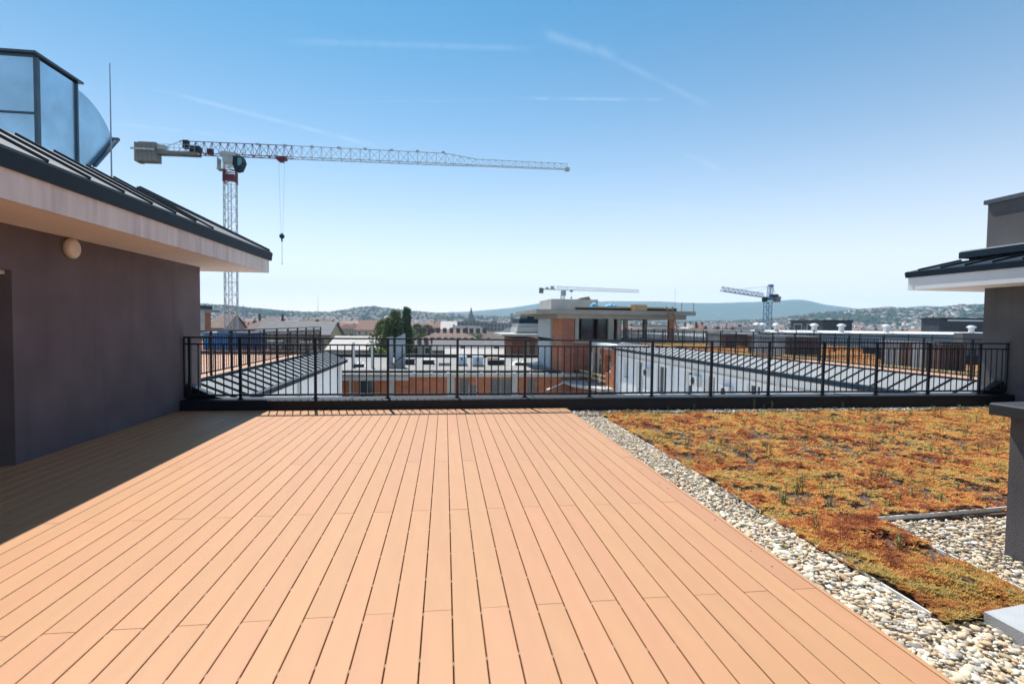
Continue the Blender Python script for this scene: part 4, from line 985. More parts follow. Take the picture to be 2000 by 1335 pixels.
# ---- individual trees and houses
def card_crown(seed, n, rx, rz, cz, lobes, leafs):
    q = np.random.default_rng(seed); V=[]; F=[]
    cs = [(q.uniform(-.55,.55)*rx, q.uniform(-.55,.55)*rx, cz+q.uniform(-.5,.55)*rz, q.uniform(.45,.7)) for _ in range(lobes)]
    for i in range(n):
        cx_,cy_,c_z,s = cs[i%lobes]; d = q.normal(size=3); d /= np.linalg.norm(d); rr = q.uniform(.55,1.)**.6
        p = np.array([cx_+d[0]*rx*s*rr, cy_+d[1]*rx*s*rr, c_z+d[2]*rz*s*rr]); u = q.normal(size=3); u /= np.linalg.norm(u); w = np.cross(u,d); w /= (np.linalg.norm(w)+1e-6)
        k = leafs*q.uniform(.6,1.3); b = len(V); V += [p-u*k*.5, p+w*k*.35, p+u*k*.5, p-w*k*.35]; F.append((b,b+1,b+2,b+3))
    return V, F
tv = []
M_chim = mat('chimney_brick', (.16,.10,.08), .9)
for s in range(6):
    V,F = card_crown(s, 420, 3.4, 3.6, 6.6, 6, 1.15); crown = MB().add(V,F).mesh('crown', M_leaf)
    tr = MB().tube((0,0,0),(0,0,4.5),.28,7,.18).tube((0,0,3.6),(1.3,.3,6.2),.13,5,.06).tube((0,0,4.0),(-1.1,.6,6.6),.12,5,.05).tube((0,0,4.4),(.1,-.9,7.2),.12,5,.05).mesh('trunk', M_bark)
    tv.append((crown, tr))
RESERVED = [(-14,13.5,30,80),(-45,-8,8,75),(10,90,8,90)]
def reserved(x, y): return y < 96 and abs(x) < 110
house_ct = 0
hm = {}
def house_mesh(w, d, h, rh, kind):
    key = (round(w), round(d), round(h), kind)
    if key in hm: return hm[key]
    w, d, h = round(w), round(d), round(h)
    wall = MB().box(-w/2,w/2,-d/2,d/2,0,h)
    if kind == 0:      # gable along x
        wall.add([(-w/2,-d/2,h),(-w/2,d/2,h),(-w/2,0,h+rh)],[(0,2,1)]).add([(w/2,-d/2,h),(w/2,d/2,h),(w/2,0,h+rh)],[(0,1,2)])
        e = .5; k = rh/(d/2)
        roof = MB().prism([(-w/2-e,-d/2-e,h-e*k),(-w/2-e,0,h+rh),(-w/2-e,d/2+e,h-e*k),(-w/2-e,d/2+e,h-e*k+.25),(-w/2-e,0,h+rh+.3),(-w/2-e,-d/2-e,h-e*k+.25)],(w+2*e,0,0))
    elif kind == 1:    # hip
        e=.5; i = min(w,d)/2
        roof = MB().add([(-w/2-e,-d/2-e,h),(w/2+e,-d/2-e,h),(w/2+e,d/2+e,h),(-w/2-e,d/2+e,h),(-w/2+i,0,h+rh),(w/2-i,0,h+rh)],[(0,1,5,4),(1,2,5),(2,3,4,5),(3,0,4),(3,2,1,0)])
    else:
        roof = MB().box(-w/2-.2,w/2+.2,-d/2-.2,d/2+.2,h,h+.5).box(-w/4,0,-2,1.5,h+.5,h+2.4)
    win = MB(); n = max(2,int(w/3.1)); fl = max(1,int(h/3.2))
    for f in range(fl):
        for i in range(n):
            x = -w/2+(i+.5)*w/n; win.box(x-.55,x+.55,-d/2-.06,-d/2-.01,h-2.5-f*3.1,h-1.0-f*3.1)
    m_ = max(1,int(d/3.4))
    for s in (-1,1):
        for f in range(fl):
            for i in range(m_):
                y = -d/2+(i+.5)*d/m_; x = s*(w/2+.035); win.box(x-.03,x+.03,y-.5,y+.5,h-2.5-f*3.1,h-1.0-f*3.1)
    ch = MB().box(-.38,.38,-.3,.3,h+rh*.35,h+rh+.8 if kind<2 else h+1.2)
    hm[key] = (wall, roof, win.mesh('window', M_house_glass), ch.mesh('chimney', M_chim), {}, {}, w)
    return hm[key]
def house(x, y, z, w, d, h, rh, kind, wi, ri, rz, label, group, far=False):
    wb, rb, wim, chm, wc, rc, w_ = house_mesh(w,d,h,rh,kind)
    if wi not in wc: wc[wi] = wb.mesh('wall', WALLS[wi])
    if ri not in rc: rc[ri] = rb.mesh('roof', ROOFS[ri])
    t = thing('house', (x,y,z), label, 'house', group, rz=rz)
    link('wall', wc[wi], t); r = link('roof', rc[ri], t); link('window', wim, t, kind='stuff')
    for fx in (-.28,.22): link('chimney', chm, r, (w_*fx, 0.8, 0))
    return t
q = random.Random(21); placed = []
def ok(x, y, rad):
    for a, b, c in placed:
        if (a-x)**2+(b-y)**2 < (rad+c)**2: return False
    return True
# named buildings that the photograph shows clearly
def pxhouse(p0, p1, pytop, pybot, Y, d, rh, kind, wi, ri, label, group=None):
    a, b = at(p0, pytop, Y), at(p1, pytop, Y); top = a.z; w = b.x-a.x
    h = top-rh-GZ; placed.append(((a.x+b.x)/2, Y+d/2, max(w,d)*.55))
    return house((a.x+b.x)/2, Y+d/2, GZ, w, d, h, rh, kind, wi, ri, 0., label, group)
dorm = pxhouse(800, 958, 641, 700, 150, 18, 4.2, 1, 0, 2, 'long apartment house, pink tiled roof with a row of dark dormers, beyond the brick building')
dz = at(880,648,150).z
dm = MB().box(-.55,.55,-1.3,1.2,-.5,1.0).mesh('dormer', M_brown)
x0, x1 = at(815,648,150).x, at(948,648,150).x; dx_, dy_, dz_ = dorm.location
for i in range(11):
    link('dormer', dm, dorm, (x0+(x1-x0)*i/10-dx_, -9+3.6, at(880,645,152).z-GZ-.3))
pxhouse(640,765,662,700, 118, 22, 2.6, 0, 2, 4, 'broad hall with a pale beige sheet roof behind the left seamed roof')
pxhouse(872,1018,684,700, 92, 14, 1.2, 0, 4, 4, 'low pale-roofed shed behind the brick building')
pxhouse(850,1000,668,700, 118, 14, 2.0, 0, 2, 3, 'grey-roofed row house behind the low pale shed')
pxhouse(893,952,628,650, 420, 40, .5, 2, 2, 4, 'grey industrial hall, left half, below the church')
pxhouse(950,1000,629,650, 430, 40, .5, 2, 2, 4, 'grey industrial hall, right half, beside the stepped brick building')
pxhouse(862,892,627,650, 400, 30, 6, 0, 3, 4, 'white gabled hall left of the grey industrial hall')
pxhouse(843,868,624,650, 520, 40, 8, 1, 4, 0, 'red hip-roofed house left of the white gabled hall')
pxhouse(1345,1366,631,650, 260, 12, 3.4, 1, 3, 4, 'white pyramid-roofed pavilion right of the ladder')
pxhouse(1270,1305,632,650, 230, 30, 1, 2, 0, 4, 'pale flat-roofed block seen through the corner building')
pxhouse(1236,1258,635,650, 200, 20, 2, 1, 4, 0, 'red-roofed house seen between the columns of the corner building')
pxhouse(1465,1530,640,660, 120, 14, 4, 0, 2, 3, 'grey slate-roofed house behind the two small dark housings')
pxhouse(1590,1600,625,650, 240, 20, 3, 0, 3, 0, 'narrow white house left of the dark penthouse')
pxhouse(1400,1450,645,665, 140, 18, 3.5, 1, 0, 1, 'cream house with brown hip roof left of the two small dark housings')
pxhouse(468,560,616,650, 190, 18, 5, 1, 0, 2, 'wide house with faded pink roof right of the crane mast')
pxhouse(408,440,614,650, 160, 16, 4, 0, 4, 2, 'house with pink tiled roof between the brick penthouse and the crane mast')
pxhouse(575,640,622,650, 260, 22, 5, 0, 4, 1, 'brown-roofed apartment house below the left hill')
pxhouse(500,640,630,660, 130, 16, 3, 0, 1, 3, 'long slate-roofed block right of the crane mast foot')
pxhouse(695,735,627,650, 330, 30, 5, 0, 0, 0, 'red-roofed apartment house left of the dark trees')
pxhouse(1375,1400,634,660, 190, 16, 3, 1, 0, 0, 'cream house with red hip roof right of the white pavilion')
ZN = [(437,'left of the crane mast'),(520,'just right of the crane mast'),(600,'below the left hill slope'),(680,'left of the beige hall'),(740,'beyond the beige hall'),(812,'behind the poplars'),(880,'right of the poplars'),(960,'below the church'),(1045,'right of the church'),(1120,'behind the brick corner'),(1230,'behind the corner building windows'),(1340,'behind the ladder'),(1420,'right of the ladder'),(1500,'left of the blue crane'),(1600,'right of the blue crane'),(1700,'behind the left dark penthouse'),(1800,'between the two dark penthouses'),(2000,'behind the right dark penthouse')]
def zone(px): return next(n for a, n in ZN if px < a)
bands = [(100,170,17,9,'near'),(170,290,19,26,'near'),(290,480,24,60,'mid'),(480,760,34,95,'far')]
phr = {}
for r0, r1, sp, cnt, band in bands:
    made = 0; tries = 0
    while made < cnt and tries < 4000:
        tries += 1
        px = q.uniform(395, 1930); y = q.uniform(r0, r1); b = tpx(px); x = math.tan(b)*y
        if 725 < px < 812 and y < 190: continue
        if reserved(x,y) or not ok(x,y,sp*.5): continue
        big = q.random() < .45; w = q.uniform(18,34) if big else q.uniform(11,17); d = q.uniform(11,15); rh = q.uniform(3,5)
        if y > 700: w *= 1.3
        top = q.choice([11,13,15,17]) if y > 200 else q.choice([8,10,12])
        kind = q.choice([0,0,1,1,2] if big else [0,1]); wi = q.randrange(5); ri = 4 if kind == 2 else q.choice([0,0,1,1,2,2,3])
        rz = q.choice([0,0,math.pi/2,.4,-.35,.15])
        side = zone(px)
        desc = f"{band}{chr(32)}{WN_[wi]} {'block' if big else 'house'}, {'flat' if kind==2 else RN_[ri]+(' gabled' if kind==0 else ' hipped')} roof, {side}"
        while desc in phr and len(desc.split()) < 16:      # tell look-alikes apart by their turn
            if ', turned' not in desc: desc += ', turned' if rz else ', broadside'
            elif 'again' not in desc: desc += ' and farther back'; break
            if desc.endswith('broadside'): break
        phr[desc] = 1
        g = f"{WN_[wi]} houses with {'flat' if kind==2 else RN_[ri]} roofs {side}"
        house(x, y, GZ, w, d, top, rh, kind, wi, ri, rz, desc, g); placed.append((x,y,max(w,d)*.45)); made += 1
        # streets are lined with trees
tree_spots = []
ORD = ['first','second','third','fourth','fifth','sixth','seventh','eighth','ninth','tenth','eleventh','twelfth','thirteenth','fourteenth','fifteenth','sixteenth','seventeenth','eighteenth','nineteenth','twentieth']
tries = 0
while len(tree_spots) < 210 and tries < 9000:
    tries += 1
    px = q.uniform(395,1930); y = 100*math.exp(q.random()*2.0); x = math.tan(tpx(px))*y
    if reserved(x,y): continue
    if 700 < px < 1000 or q.random() < .5:
        if ok(x,y,1.0): tree_spots.append((x,y,px))
for i,(x,y,px) in enumerate(tree_spots):
    s = q.uniform(.9,1.7) if y > 200 else q.uniform(.9,1.3)
    side = zone(px); sz_ = 'small' if s < 1.1 else ('medium' if s < 1.4 else 'tall'); bd = 'near' if y < 170 else ('middle-distance' if y < 320 else 'distant')
    lr = sorted(tree_spots, key=lambda q_: q_[2]); mates = [k_ for k_ in lr if zone(k_[2]) == side]; pos_ = mates.index((x,y,px)); nm_ = len(mates)
    where = 'leftmost' if pos_ == 0 else ('rightmost' if pos_ == nm_-1 else (ORD[pos_] + ' from the left' if pos_ < len(ORD) else 'farther right'))
    t = thing('tree', (x,y,GZ), f"{sz_} {bd} tree, {where} of those {side}", 'tree', f"{sz_} {bd} trees {side}", rz=q.uniform(0,6))
    t.scale = (s,s,s*q.uniform(.95,1.25)); cr, tr = tv[i%6]; link('crown', cr, t); link('trunk', tr, t)
# the row by the poplars
def bigtree(px, Y, ztop, rad, m, label, columnar, seed, n=1800):
    x = at(px,630,Y).x; h = ztop-GZ; qq = np.random.default_rng(seed); V=[]; F=[]
    for i in range(n):
        f = qq.uniform(0,1)
        if columnar: prof_r = rad*(math.sin(math.pi*min(1,f*.90+.06))**.38)*(1-.22*f); zz_ = GZ+h*(.10+.90*f)
        else: prof_r = rad*math.sqrt(max(0.02,1-(2*f-1)**2)); zz_ = GZ+h*(.25+.75*f)
        a = qq.uniform(0,2*math.pi); lump = 1+.28*math.sin(a*3+f*17+seed)+.14*math.sin(a*7-f*41); rr = prof_r*lump*qq.uniform(.55,1.)**.5
        p = np.array([x+rr*math.cos(a), Y+rr*math.sin(a), zz_]); u = qq.normal(size=3); u[2] += 1.3 if columnar else 0; u /= np.linalg.norm(u); w = np.cross(u,[math.cos(a),math.sin(a),.2]); w /= np.linalg.norm(w)+1e-6
        k = qq.uniform(.35,.8)*(1 if columnar else 1.2); b = len(V); V += [tuple(p-u*k*.6), tuple(p+w*k*.35), tuple(p+u*k*.6), tuple(p-w*k*.35)]; F.append((b,b+1,b+2,b+3))
    t = thing('poplar_tree' if columnar else 'tree', (x,Y,GZ), label, 'tree')
    MB().add(V,F).build('crown', m, t); MB().tube((x,Y,GZ),(x,Y,GZ+h*.8),.45,8,.08).build('trunk', M_bark, t)
P1 = at(793,600,112).z; P2 = at(774,607,115).z
bigtree(794,112,P1,1.55,M_leafd2,'darker and taller of the two slim poplars beyond the brick building',True,3,3200)
bigtree(772,116,P2,2.35,M_leafd,'olive green poplar, left and slightly shorter than the dark one',True,9,3400)
bigtree(748,118,at(748,624,118).z,2.8,M_leafd,'dark rounded tree touching the left side of the olive poplar',False,5,1800)
bigtree(760,114,at(760,620,114).z,2.2,M_leafd,'slim dark tree squeezed between the rounded tree and the olive poplar',False,6,1500)
bigtree(745,74,at(745,683,74).z,1.3,M_leafy,'yellow-green bushy tree low behind the beige hall and upright panels',False,8,900)
bigtree(815,190,at(815,633,190).z,4.5,M_leaf,'broad light green tree just right of the poplars',False,12,1500)
bigtree(835,200,at(835,635,200).z,4.0,M_leaf,'light green tree right of the broad one, left of the white hall',False,13,1300)

# ---- far city as one mass, woods as one mass
def far_boxes(n, r0, r1, dens_seed, zoff, hmin, hmax, pxr=(380,1950)):
    az = npr.uniform(tpx(pxr[0])-.1, tpx(pxr[1])+.05, n); r = np.sqrt(npr.uniform(r0*r0, r1*r1, n)); x, y = r*np.sin(az), r*np.cos(az)
    return x, y, r
cube_v = np.array([(-.5,-.5,0),(.5,-.5,0),(.5,.5,0),(-.5,.5,0),(-.5,-.5,1),(.5,-.5,1),(.5,.5,1),(-.5,.5,1)]); cube_f = np.array([(0,1,5,4),(1,2,6,5),(2,3,7,6),(3,0,4,7),(4,5,6,7)])
roof_v = np.array([(-.55,-.55,1),(.55,-.55,1),(.55,.55,1),(-.55,.55,1),(-.35,0,1.38),(.35,0,1.38)]); roof_f = np.array([(0,1,5,4),(1,2,5,5),(2,3,4,5),(3,0,4,4)])
def far_city(n, r0, r1, name, label, sizes, heights, keepf=None, roofp=.8):
    x, y, r = far_boxes(n, r0, r1, 0, 0, 0, 0)
    if keepf is not None: k = keepf(x,y,r); x, y, r = x[k], y[k], r[k]
    n = len(x); z = terrain(x,y)-2; w = npr.uniform(*sizes, n); d = npr.uniform(9,16,n); h = npr.uniform(*heights, n)+2; a = npr.choice([0,.5,-.6,1.57,1.2],n)+npr.normal(0,.1,n)
    S = np.zeros((n,3,3)); S[:,0,0]=w; S[:,1,1]=d; S[:,2,2]=h; M3 = np.einsum('nij,njk->nik', rotz(a), S)
    wc = np.array([(.60,.56,.48),(.50,.45,.38),(.66,.65,.62),(.42,.42,.42),(.50,.38,.32)])[npr.integers(0,5,n)]*npr.uniform(.75,1.15,(n,1))
    V1,F1,T1 = scatter(cube_v, cube_f, np.stack([x,y,z],1), M3, wc)
    hr = npr.random(n) < roofp; rc = np.array([(.22,.10,.07),(.17,.11,.085),(.27,.17,.14),(.15,.145,.15)])[npr.integers(0,4,n)]*npr.uniform(.75,1.2,(n,1))
    S2 = M3.copy(); S2[:,2,2] = h
    V2,F2,T2 = scatter(roof_v, roof_f[[0,2]], np.stack([x,y,z],1)[hr], S2[hr], rc[hr])
    F2b = (np.array([(1,2,5,5),(3,0,4,4)])[None]+(np.arange(hr.sum())*6)[:,None,None]).reshape(-1,4)
    V = np.concatenate([V1,V2]); T = np.concatenate([T1,T2]); F = np.concatenate([F1, F2+len(V1)])
    fast(name, V, F, M_far, T, kind='stuff', label=label, cat='city')
nd = lambda x,y,r: vnoise(x,y,160,51,3) < .60
far_city(5200, 780, 2500, 'distant_city', 'dense distant city of small pale houses with red and brown roofs below the hills', (10,34), (6,17), nd)
far_city(2800, 2450, 3500, 'hillside_houses', 'small pale houses scattered over the nearer wooded hillside', (11,24), (6,11), lambda x,y,r: vnoise(x,y,300,52,3) < .62, .7)
far_city(700, 5600, 8600, 'hillside_houses', 'tiny pale houses on the far blue hills', (12,30), (6,12), lambda x,y,r: (vnoise(x,y,700,53,3) < .50), .6)
def far_trees(n, r0, r1, smin, smax, seed, thr, label):
    x, y, r = far_boxes(n, r0, r1, 0,0,0,0); k = vnoise(x,y,150,seed,3) > thr; x,y,r = x[k],y[k],r[k]; n = len(x)
    s = npr.uniform(smin,smax,n); bv = pv0*(1+npr.normal(0,.22,(12,1)))
    z = terrain(x,y)+s*.45; S = np.zeros((n,3,3)); S[:,0,0]=s*npr.uniform(.7,1.3,n); S[:,1,1]=s*npr.uniform(.7,1.3,n); S[:,2,2]=s*npr.uniform(.6,1.2,n)
    tone = np.array([(.032,.058,.025),(.05,.08,.03),(.07,.095,.035),(.025,.045,.028)])[npr.integers(0,4,n)]*npr.uniform(.7,1.3,(n,1))
    V,F,T = scatter(bv, pf0, np.stack([x,y,z],1), np.einsum('nij,njk->nik', randrot(n,.3), S), tone)
    fast('distant_trees', V, F, M_bush, T, kind='stuff', label=label, cat='woods')
far_trees(5200, 380, 2500, 4, 8, 51, .47, 'distant green trees between the roofs of the city')
far_trees(26000, 2450, 4300, 5, 10, 61, .0, 'woods covering the nearer hillside')

# ---- church, masts, chimneys far off
cp = at(920,632,1500); cx_ = cp.x
ch = thing('church', (cx_,1500,GZ), 'distant church with dark dome base and slender spire on the skyline', 'church')
zt1, zt2, zt3 = at(920,626,1500).z, at(920,612,1500).z, at(920,599,1500).z
MB().box(cx_-22,cx_+22,1485,1540,GZ,zt1).build('nave', M_spire, ch)
MB().lathe((cx_,1500,zt1), [(13,0),(12,6),(9,12),(5,zt2-zt1)], 12).build('dome', M_spire, ch)
MB().tube((cx_,1500,zt2-2),(cx_,1500,zt2+6),4.2,8,3.4).tube((cx_,1500,zt2+6),(cx_,1500,zt3),3.4,8,.3).build('spire', M_spire, ch)
p = at(1000,612,1400); MB().tube((p.x,1400,GZ),(p.x,1400,p.z),5,8,4).build('water_tower', M_spire, label='stubby distant tower right of the church', cat='tower')
def mast(px, top, Y, r, nm, lab, cat):
    p = at(px,top,Y); t = thing(nm, (p.x,Y,GZ), lab, cat); m = MB().tube((p.x,Y,GZ),(p.x,Y,p.z),r,6,r*.5); 
    m.build('shaft', M_rod, t); MB().box(p.x-r*2,p.x+r*2,Y-r*2,Y+r*2,GZ,GZ+2).build('base', M_conc, t)
mast(621,578,400,.22,'transmitter_mast','thin pale mast rising above the left skyline','mast')
mast(1319,563,300,.16,'transmitter_mast','thin pale mast above the right end of the corner building','mast')
mast(880,608,900,1.3,'factory_chimney','left one of the twin factory chimneys left of the church','chimney')
mast(885,608,905,1.3,'factory_chimney','right one of the twin factory chimneys left of the church','chimney')
mast(475,596,700,1.0,'tower_mast','short tower on the left hill right of the crane mast','mast')

# ================================================================== cranes
def truss(mb, p, q_, w, h, n, r, tri=True, up=Vector((0,0,1)), taper=1.):
    """lattice girder; two bottom chords and one top chord (tri) or four chords"""
    p, q_ = Vector(p), Vector(q_); d = (q_-p).normalized(); s = d.cross(up).normalized(); u = s.cross(d).normalized()
    def sec(f):
        k = 1+(taper-1)*f; c = p.lerp(q_, f)
        return [c-s*w/2*k, c+s*w/2*k, c+u*h*k] if tri else [c-s*w/2-u*h/2, c+s*w/2-u*h/2, c+s*w/2+u*h/2, c-s*w/2+u*h/2]
    prev = sec(0)
    for i in range(1, n+1):
        cur = sec(i/n); k = len(cur)
        for a, b in zip(prev, cur): mb.bar(a, b, r)
        for j in range(k):
            a, b = j, (j+1) % k
            mb.bar(cur[a], cur[b], r*.6)
            if i % 2: mb.bar(prev[a], cur[b], r*.6)
            else: mb.bar(prev[b], cur[a], r*.6)
        prev = cur
    return mb
# main flat-top crane
Yc = 88.; base = at(449.5,300,Yc); mx, my = base.x, Yc
zj = at(450,305,Yc).z
tip_r = at(1108,332,Yc); ratio = (zj-1.5)/(tip_r.z-1.5); tip = EYE + (tip_r-EYE)*ratio
JD = Vector((tip.x-mx, tip.y-my, 0)); JL = JD.length; JD.normalize()
K1 = thing('tower_crane', (mx,my,GZ), 'large grey and red flat-top tower crane spanning the left half of the sky', 'tower crane')
mw = 1.75
msx = Vector((math.cos(.25), math.sin(.25), 0))
m1 = MB(); zc = at(449,358,Yc).z; nseg = int((zc-GZ)/1.9)
truss(m1, (mx,my,GZ), (mx,my,zc), mw, mw, nseg, .10, tri=False, up=msx); m1.build('mast', M_crane, K1)
m2 = MB(); truss(m2, (mx,my,zc), (mx,my,zc+1.9), mw, mw, 1, .2, tri=False, up=msx); m2.cbox((mx,my,zc+.9),(1.3,1.3,.9),rz=.25); m2.build('collar', M_cranered, K1)
m3 = MB(); truss(m3, (mx,my,zc+1.9), (mx,my,zc+3.1), mw, mw, 3, .16, tri=False, up=msx); m3.build('upper_section', M_whitestrip, K1)
lm = MB(); lm.cbox((mx-.3,my-.2,(GZ+zc)/2),(.10,.10,zc-GZ)).cbox((mx+.2,my-.2,(GZ+zc)/2),(.10,.10,zc-GZ))
z = GZ
while z < zc: lm.bar((mx-.3,my-.2,z),(mx+.2,my-.2,z),.05); z += .45
lm.build('ladder', M_crane, K1)
MB().cbox((mx,my,zc+3.9),(2.0,2.0,1.6),rz=.25).build('slewing_unit', M_cab, K1)
MB().cbox((mx,my,zj+.05),(2.3,2.3,.5),rz=.05).build('slewing_frame', M_crane, K1)
cc_ = Vector((mx,my,0))+JD*1.5+Vector((JD.y,-JD.x,0))*.9
cab_ = MB().prism([cc_+JD*a+Vector((0,0,b)) for a,b in ((-.7,zj-.2),(.6,zj-.2),(.85,zj-1.0),(.35,zj-2.3),(-.4,zj-2.5),(-.8,zj-1.5))], Vector((JD.y,-JD.x,0))*-1.4).build('cab', M_dark, K1)
MB().prism([cc_+JD*a+Vector((0,0,b)) for a,b in ((.0,zj-.45),(.55,zj-.45),(.7,zj-1.0),(.45,zj-1.6),(0,zj-1.7))], Vector((JD.y,-JD.x,0))*.04).build('pane', mat('cab_glass',(.10,.33,.34),.1), cab_)
MB().cbox((mx-1.5,my-.4,zj-1.5),(.08,1.4,1.9)).cbox((mx-1.1,my-.4,zj-2.3),(1.1,1.4,.08)).build('service_platform', M_crane, K1)
S1 = .155*JL; S2 = .62*JL
def jp(d, z=0.): return Vector((mx,my,zj+z)) + JD*d
a1 = MB(); truss(a1, jp(-7.6,.1), jp(9.5,.1), 1.25, 1.95, 14, .10); a1.build('jib_root', M_cranered, K1)
a2 = MB(); truss(a2, jp(9.5,.1), jp(34,.1), 1.25, 1.95, 16, .085, taper=.92)
a2.build('jib', M_crane, K1)
a3 = MB(); truss(a3, jp(34,.1), jp(39,.1), 1.15, 1.79, 4, .085, taper=.60); truss(a3, jp(39,.1), jp(JL,.1), .75, 1.06, 14, .07, taper=.9)
a3.cbox(jp(JL,.1),(.7,.7,.5)).build('jib_end', M_crane, K1)
nk = int(34/4.1)
b = MB()
for i in range(1,9): b.cbox(jp(i*4.2,2.05),(.5,.25,.3),rz=math.atan2(JD.y,JD.x))
b.build('joint_plate', M_crane, K1, kind='stuff')
CJ = at(262,309,Yc); cl = -(mx-CJ.x)*1.0/JD.x
cj = MB(); cj.bar(jp(-4.6,.0)+Vector((0,.6,0)), jp(cl+2.8,-.0)+Vector((0,.6,0)), .18,.45).bar(jp(-4.6,.0)-Vector((0,.6,0)), jp(cl+2.8,.0)-Vector((0,.6,0)), .18,.45)
for i in range(10): 
    c = jp(-4.6+(cl+2.8+4.6)*i/9,.25); cj.bar(c-Vector((0,.6,0)), c+Vector((0,.6,0)), .1)
cj.build('counter_jib', M_ballast, K1)
rl = MB()
for s in (-.8,.8):
    o_ = Vector((0,s,0)); rl.bar(jp(-5,1.3)+o_, jp(cl+3,1.15)+o_, .05); rl.bar(jp(-5,.75)+o_, jp(cl+3,.7)+o_, .04)
    for i in range(9): c = jp(-5+(cl+8)*i/8,.2)+o_; rl.bar(c, c+Vector((0,0,1.0)), .05)
rl.build('walkway_rail', M_crane, K1)
MB().bar(jp(-7.4,2.0), jp(-9.5,1.1), .07).bar(jp(-9.5,1.1), jp(cl+2.5,.9), .06).build('tie_bar', M_crane, K1)
for a_, b_, d_ in ((-5.2,.8,(1.5,1.1,.9)),(-6.6,1.5,(.8,.7,1.3)),(-3.0,.55,(.8,.7,.8))): MB().cbox(jp(a_,b_),d_).build('winch', M_dark, K1)
MB().cbox(jp(-11.2,.85),(3.2,.9,.7)).build('switch_cabinet', M_cab, K1)
wmesh = MB().cbox((0,0,0),(.60,1.7,2.9)).mesh('ballast_block', M_ballast)
for i in range(5):
    c = jp(cl+.5+i*.64,.0); o = link('ballast_block', wmesh, K1, (c.x-mx, c.y-my, c.z-.0-GZ-(.1 if i==0 else 0)))
MB().cbox(jp(cl+1.6,.25)-Vector((0,1.2,0)),(3.4,.06,.3)).build('ballast_frame', M_crane, K1)
dt = (at(551,310,Yc).x-mx)/JD.x
MB().cbox(jp(dt,-.05),(1.5,1.3,.45)).cbox(jp(dt,-.35),(.7,.9,.5)).build('trolley', M_cranered, K1)
hk = at(550,463,Yc+1)
rp = MB()
for o_ in (-.45,.45): rp.tube(jp(dt+o_,-.4),(jp(dt+o_*.3).x,jp(dt+o_*.3).y,hk.z),.018,4)
rp.build('hoist_rope', M_rod, K1)
c = jp(dt); MB().lathe((c.x,c.y,hk.z-.45), [(.1,0),(.38,.15),(.42,.5),(.15,.85)], 10).cbox((c.x,c.y,hk.z-.65),(.2,.2,.5)).build('hook_block', M_dark, K1)
lw_ = at(550,518,Yc+1).z; sg = thing('hanging_sling', (c.x,c.y,lw_), 'thin chain sling hanging from the hook of the large crane', 'sling')
MB().tube((c.x,c.y,hk.z-.9),(c.x,c.y,lw_+.3),.035,5).tube((c.x,c.y,lw_+.3),(c.x+.05,c.y,lw_),.07,5).build('chain', M_rod, sg)
MB().cbox((mx,my,GZ+.8),(6,6,1.6)).build('foundation', M_ballast, K1)
for i in range(4):
    a = math.pi/4+i*math.pi/2; MB().bar((mx+2.6*math.cos(a),my+2.6*math.sin(a),GZ+1.6),(mx+.8*math.cos(a),my+.8*math.sin(a),GZ+6.5),.25).build('brace', M_crane, K1)

# pale flat-top crane behind the corner building
Y2 = 285.; b0 = at(1099,566,Y2); zj2 = at(1099,566,Y2).z
K2 = thing('tower_crane', (b0.x,Y2,GZ), 'pale grey flat-top tower crane behind the corner building', 'tower crane')
m = MB(); truss(m, (b0.x,Y2,GZ), (b0.x,Y2,zj2-3), 1.9,1.9,26,.22,tri=False,up=Vector((1,0,0))); m.build('mast', M_ltgrey, K2)
MB().cbox((b0.x+.4,Y2,zj2-1.8),(2.6,2.2,3.0)).build('cab', M_cab, K2)
e2 = at(1252,566,Y2+4); m = MB(); truss(m, (b0.x-4,Y2,zj2),(e2.x,Y2+8,zj2),1.4,2.0,30,.17,taper=.75); m.build('jib', M_ltgrey, K2)
c2 = at(1053,567,Y2); MB().bar((b0.x-4,Y2,zj2+.2),(c2.x,Y2,zj2+.2),1.0,.5).build('counter_jib', M_crane, K2)
MB().cbox((c2.x+1.2,Y2,zj2-.6),(2.2,2,3)).build('ballast', M_ballast, K2)
for a_, b_, d_ in ((-6,1.2,(2,1.5,1.6)),(-9,.8,(1.6,1.5,1.0))): MB().cbox((b0.x+a_,Y2,zj2+b_),d_).build('winch', M_crane, K2)
tr_ = at(1116,566,Y2); MB().cbox((tr_.x,Y2,zj2-.5),(1.4,1.2,.9)).build('trolley', M_dark, K2)
MB().tube((tr_.x,Y2,zj2-.6),(tr_.x,Y2,zj2-4),.05,4).cbox((tr_.x,Y2,zj2-4.3),(.8,.6,.9)).build('hook', M_dark, K2)

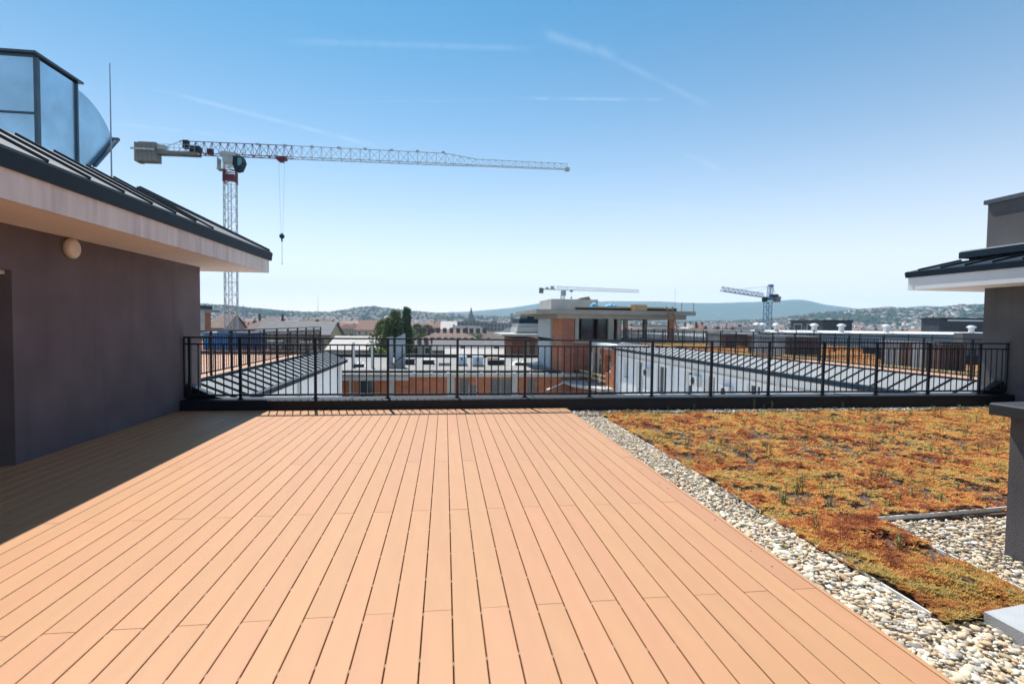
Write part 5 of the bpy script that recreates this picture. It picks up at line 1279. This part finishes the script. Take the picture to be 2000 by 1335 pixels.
# blue hammerhead crane
Y3 = 175.; b0 = at(1499.5,600,Y3); z0_ = at(1499.5,582,Y3).z; zt_ = at(1504,556,Y3).z
K3 = thing('tower_crane', (b0.x,Y3,GZ), 'blue hammerhead tower crane with pointed top above the right terrace', 'tower crane')
m = MB(); truss(m, (b0.x,Y3,GZ),(b0.x,Y3,z0_-.5),2.0,2.0,26,.15,tri=False,up=Vector((1,0,0))); m.build('mast', M_craneblue, K3)
m = MB(); truss(m, (b0.x+.6,Y3,z0_),(b0.x+.9,Y3,zt_-.4),1.5,1.3,5,.13,tri=False,up=Vector((1,0,0)),taper=.5); m.cbox((b0.x+1.0,Y3,zt_-.3),(1.5,1,.8)).build('tower_head', M_craneblue, K3)
MB().cbox((b0.x-.2,Y3,z0_-.2),(2.8,2.2,1.2)).build('slewing_unit', M_craneblue, K3)
MB().cbox((b0.x-1.9,Y3-.9,z0_-.5),(1.4,1.3,1.8)).build('cab', M_dark, K3)
zj3 = z0_+.2; te = at(1410,568,Y3); rt_ = (zj3-1.5)/(te.z-1.5); te = EYE+(te-EYE)*rt_
m = MB(); truss(m, (b0.x-1.5,Y3,zj3),(te.x,te.y,zj3),1.3,1.5,20,.12,taper=.85); m.build('jib', M_craneblue, K3)
c3 = at(1522,583,Y3); MB().bar((b0.x+1,Y3,zj3+.2),(c3.x+.3,Y3,zj3),1.2,.9).build('counter_jib', M_craneblue, K3)
MB().cbox((c3.x-1,Y3,zj3-.6),(2.0,1.6,1.9)).build('ballast', M_ballast, K3)
MB().cbox((c3.x-2.2,Y3,zj3+.7),(3.0,1.4,1.0)).build('winch', M_dark, K3)
top3 = Vector((b0.x+.9,Y3,zt_-.4)); q1 = Vector((b0.x-1.5,Y3,zj3+1.5)).lerp(Vector((te.x,te.y,zj3+1.4)),.62); q2 = Vector((b0.x-1.5,Y3,zj3+1.5)).lerp(Vector((te.x,te.y,zj3+1.4)),.22)
MB().bar(top3,q1,.09).bar(top3,q2,.07).bar(top3,(c3.x-1,Y3,zj3+.9),.09).build('tie_bar', M_craneblue, K3)

# ================================================================== the summer haze
hz_m = bpy.data.materials.new('haze_air'); hz_m.use_nodes = True; nt = hz_m.node_tree; nt.nodes.clear()
pvn = nt.nodes.new('ShaderNodeVolumePrincipled'); ho = nt.nodes.new('ShaderNodeOutputMaterial')
pvn.inputs['Color'].default_value = (.50,.76,1.0,1); pvn.inputs['Density'].default_value = HAZE; pvn.inputs['Anisotropy'].default_value = 0.0
nt.links.new(pvn.outputs[0], ho.inputs['Volume'])
hb = MB().box(-11500,11500,-11500,11500,-26,720).mesh('haze', hz_m)
ho_ = bpy.data.objects.new('haze', hb); C.objects.link(ho_); ho_['kind'] = 'stuff'; ho_['label'] = 'pale summer haze over the whole city and hills'
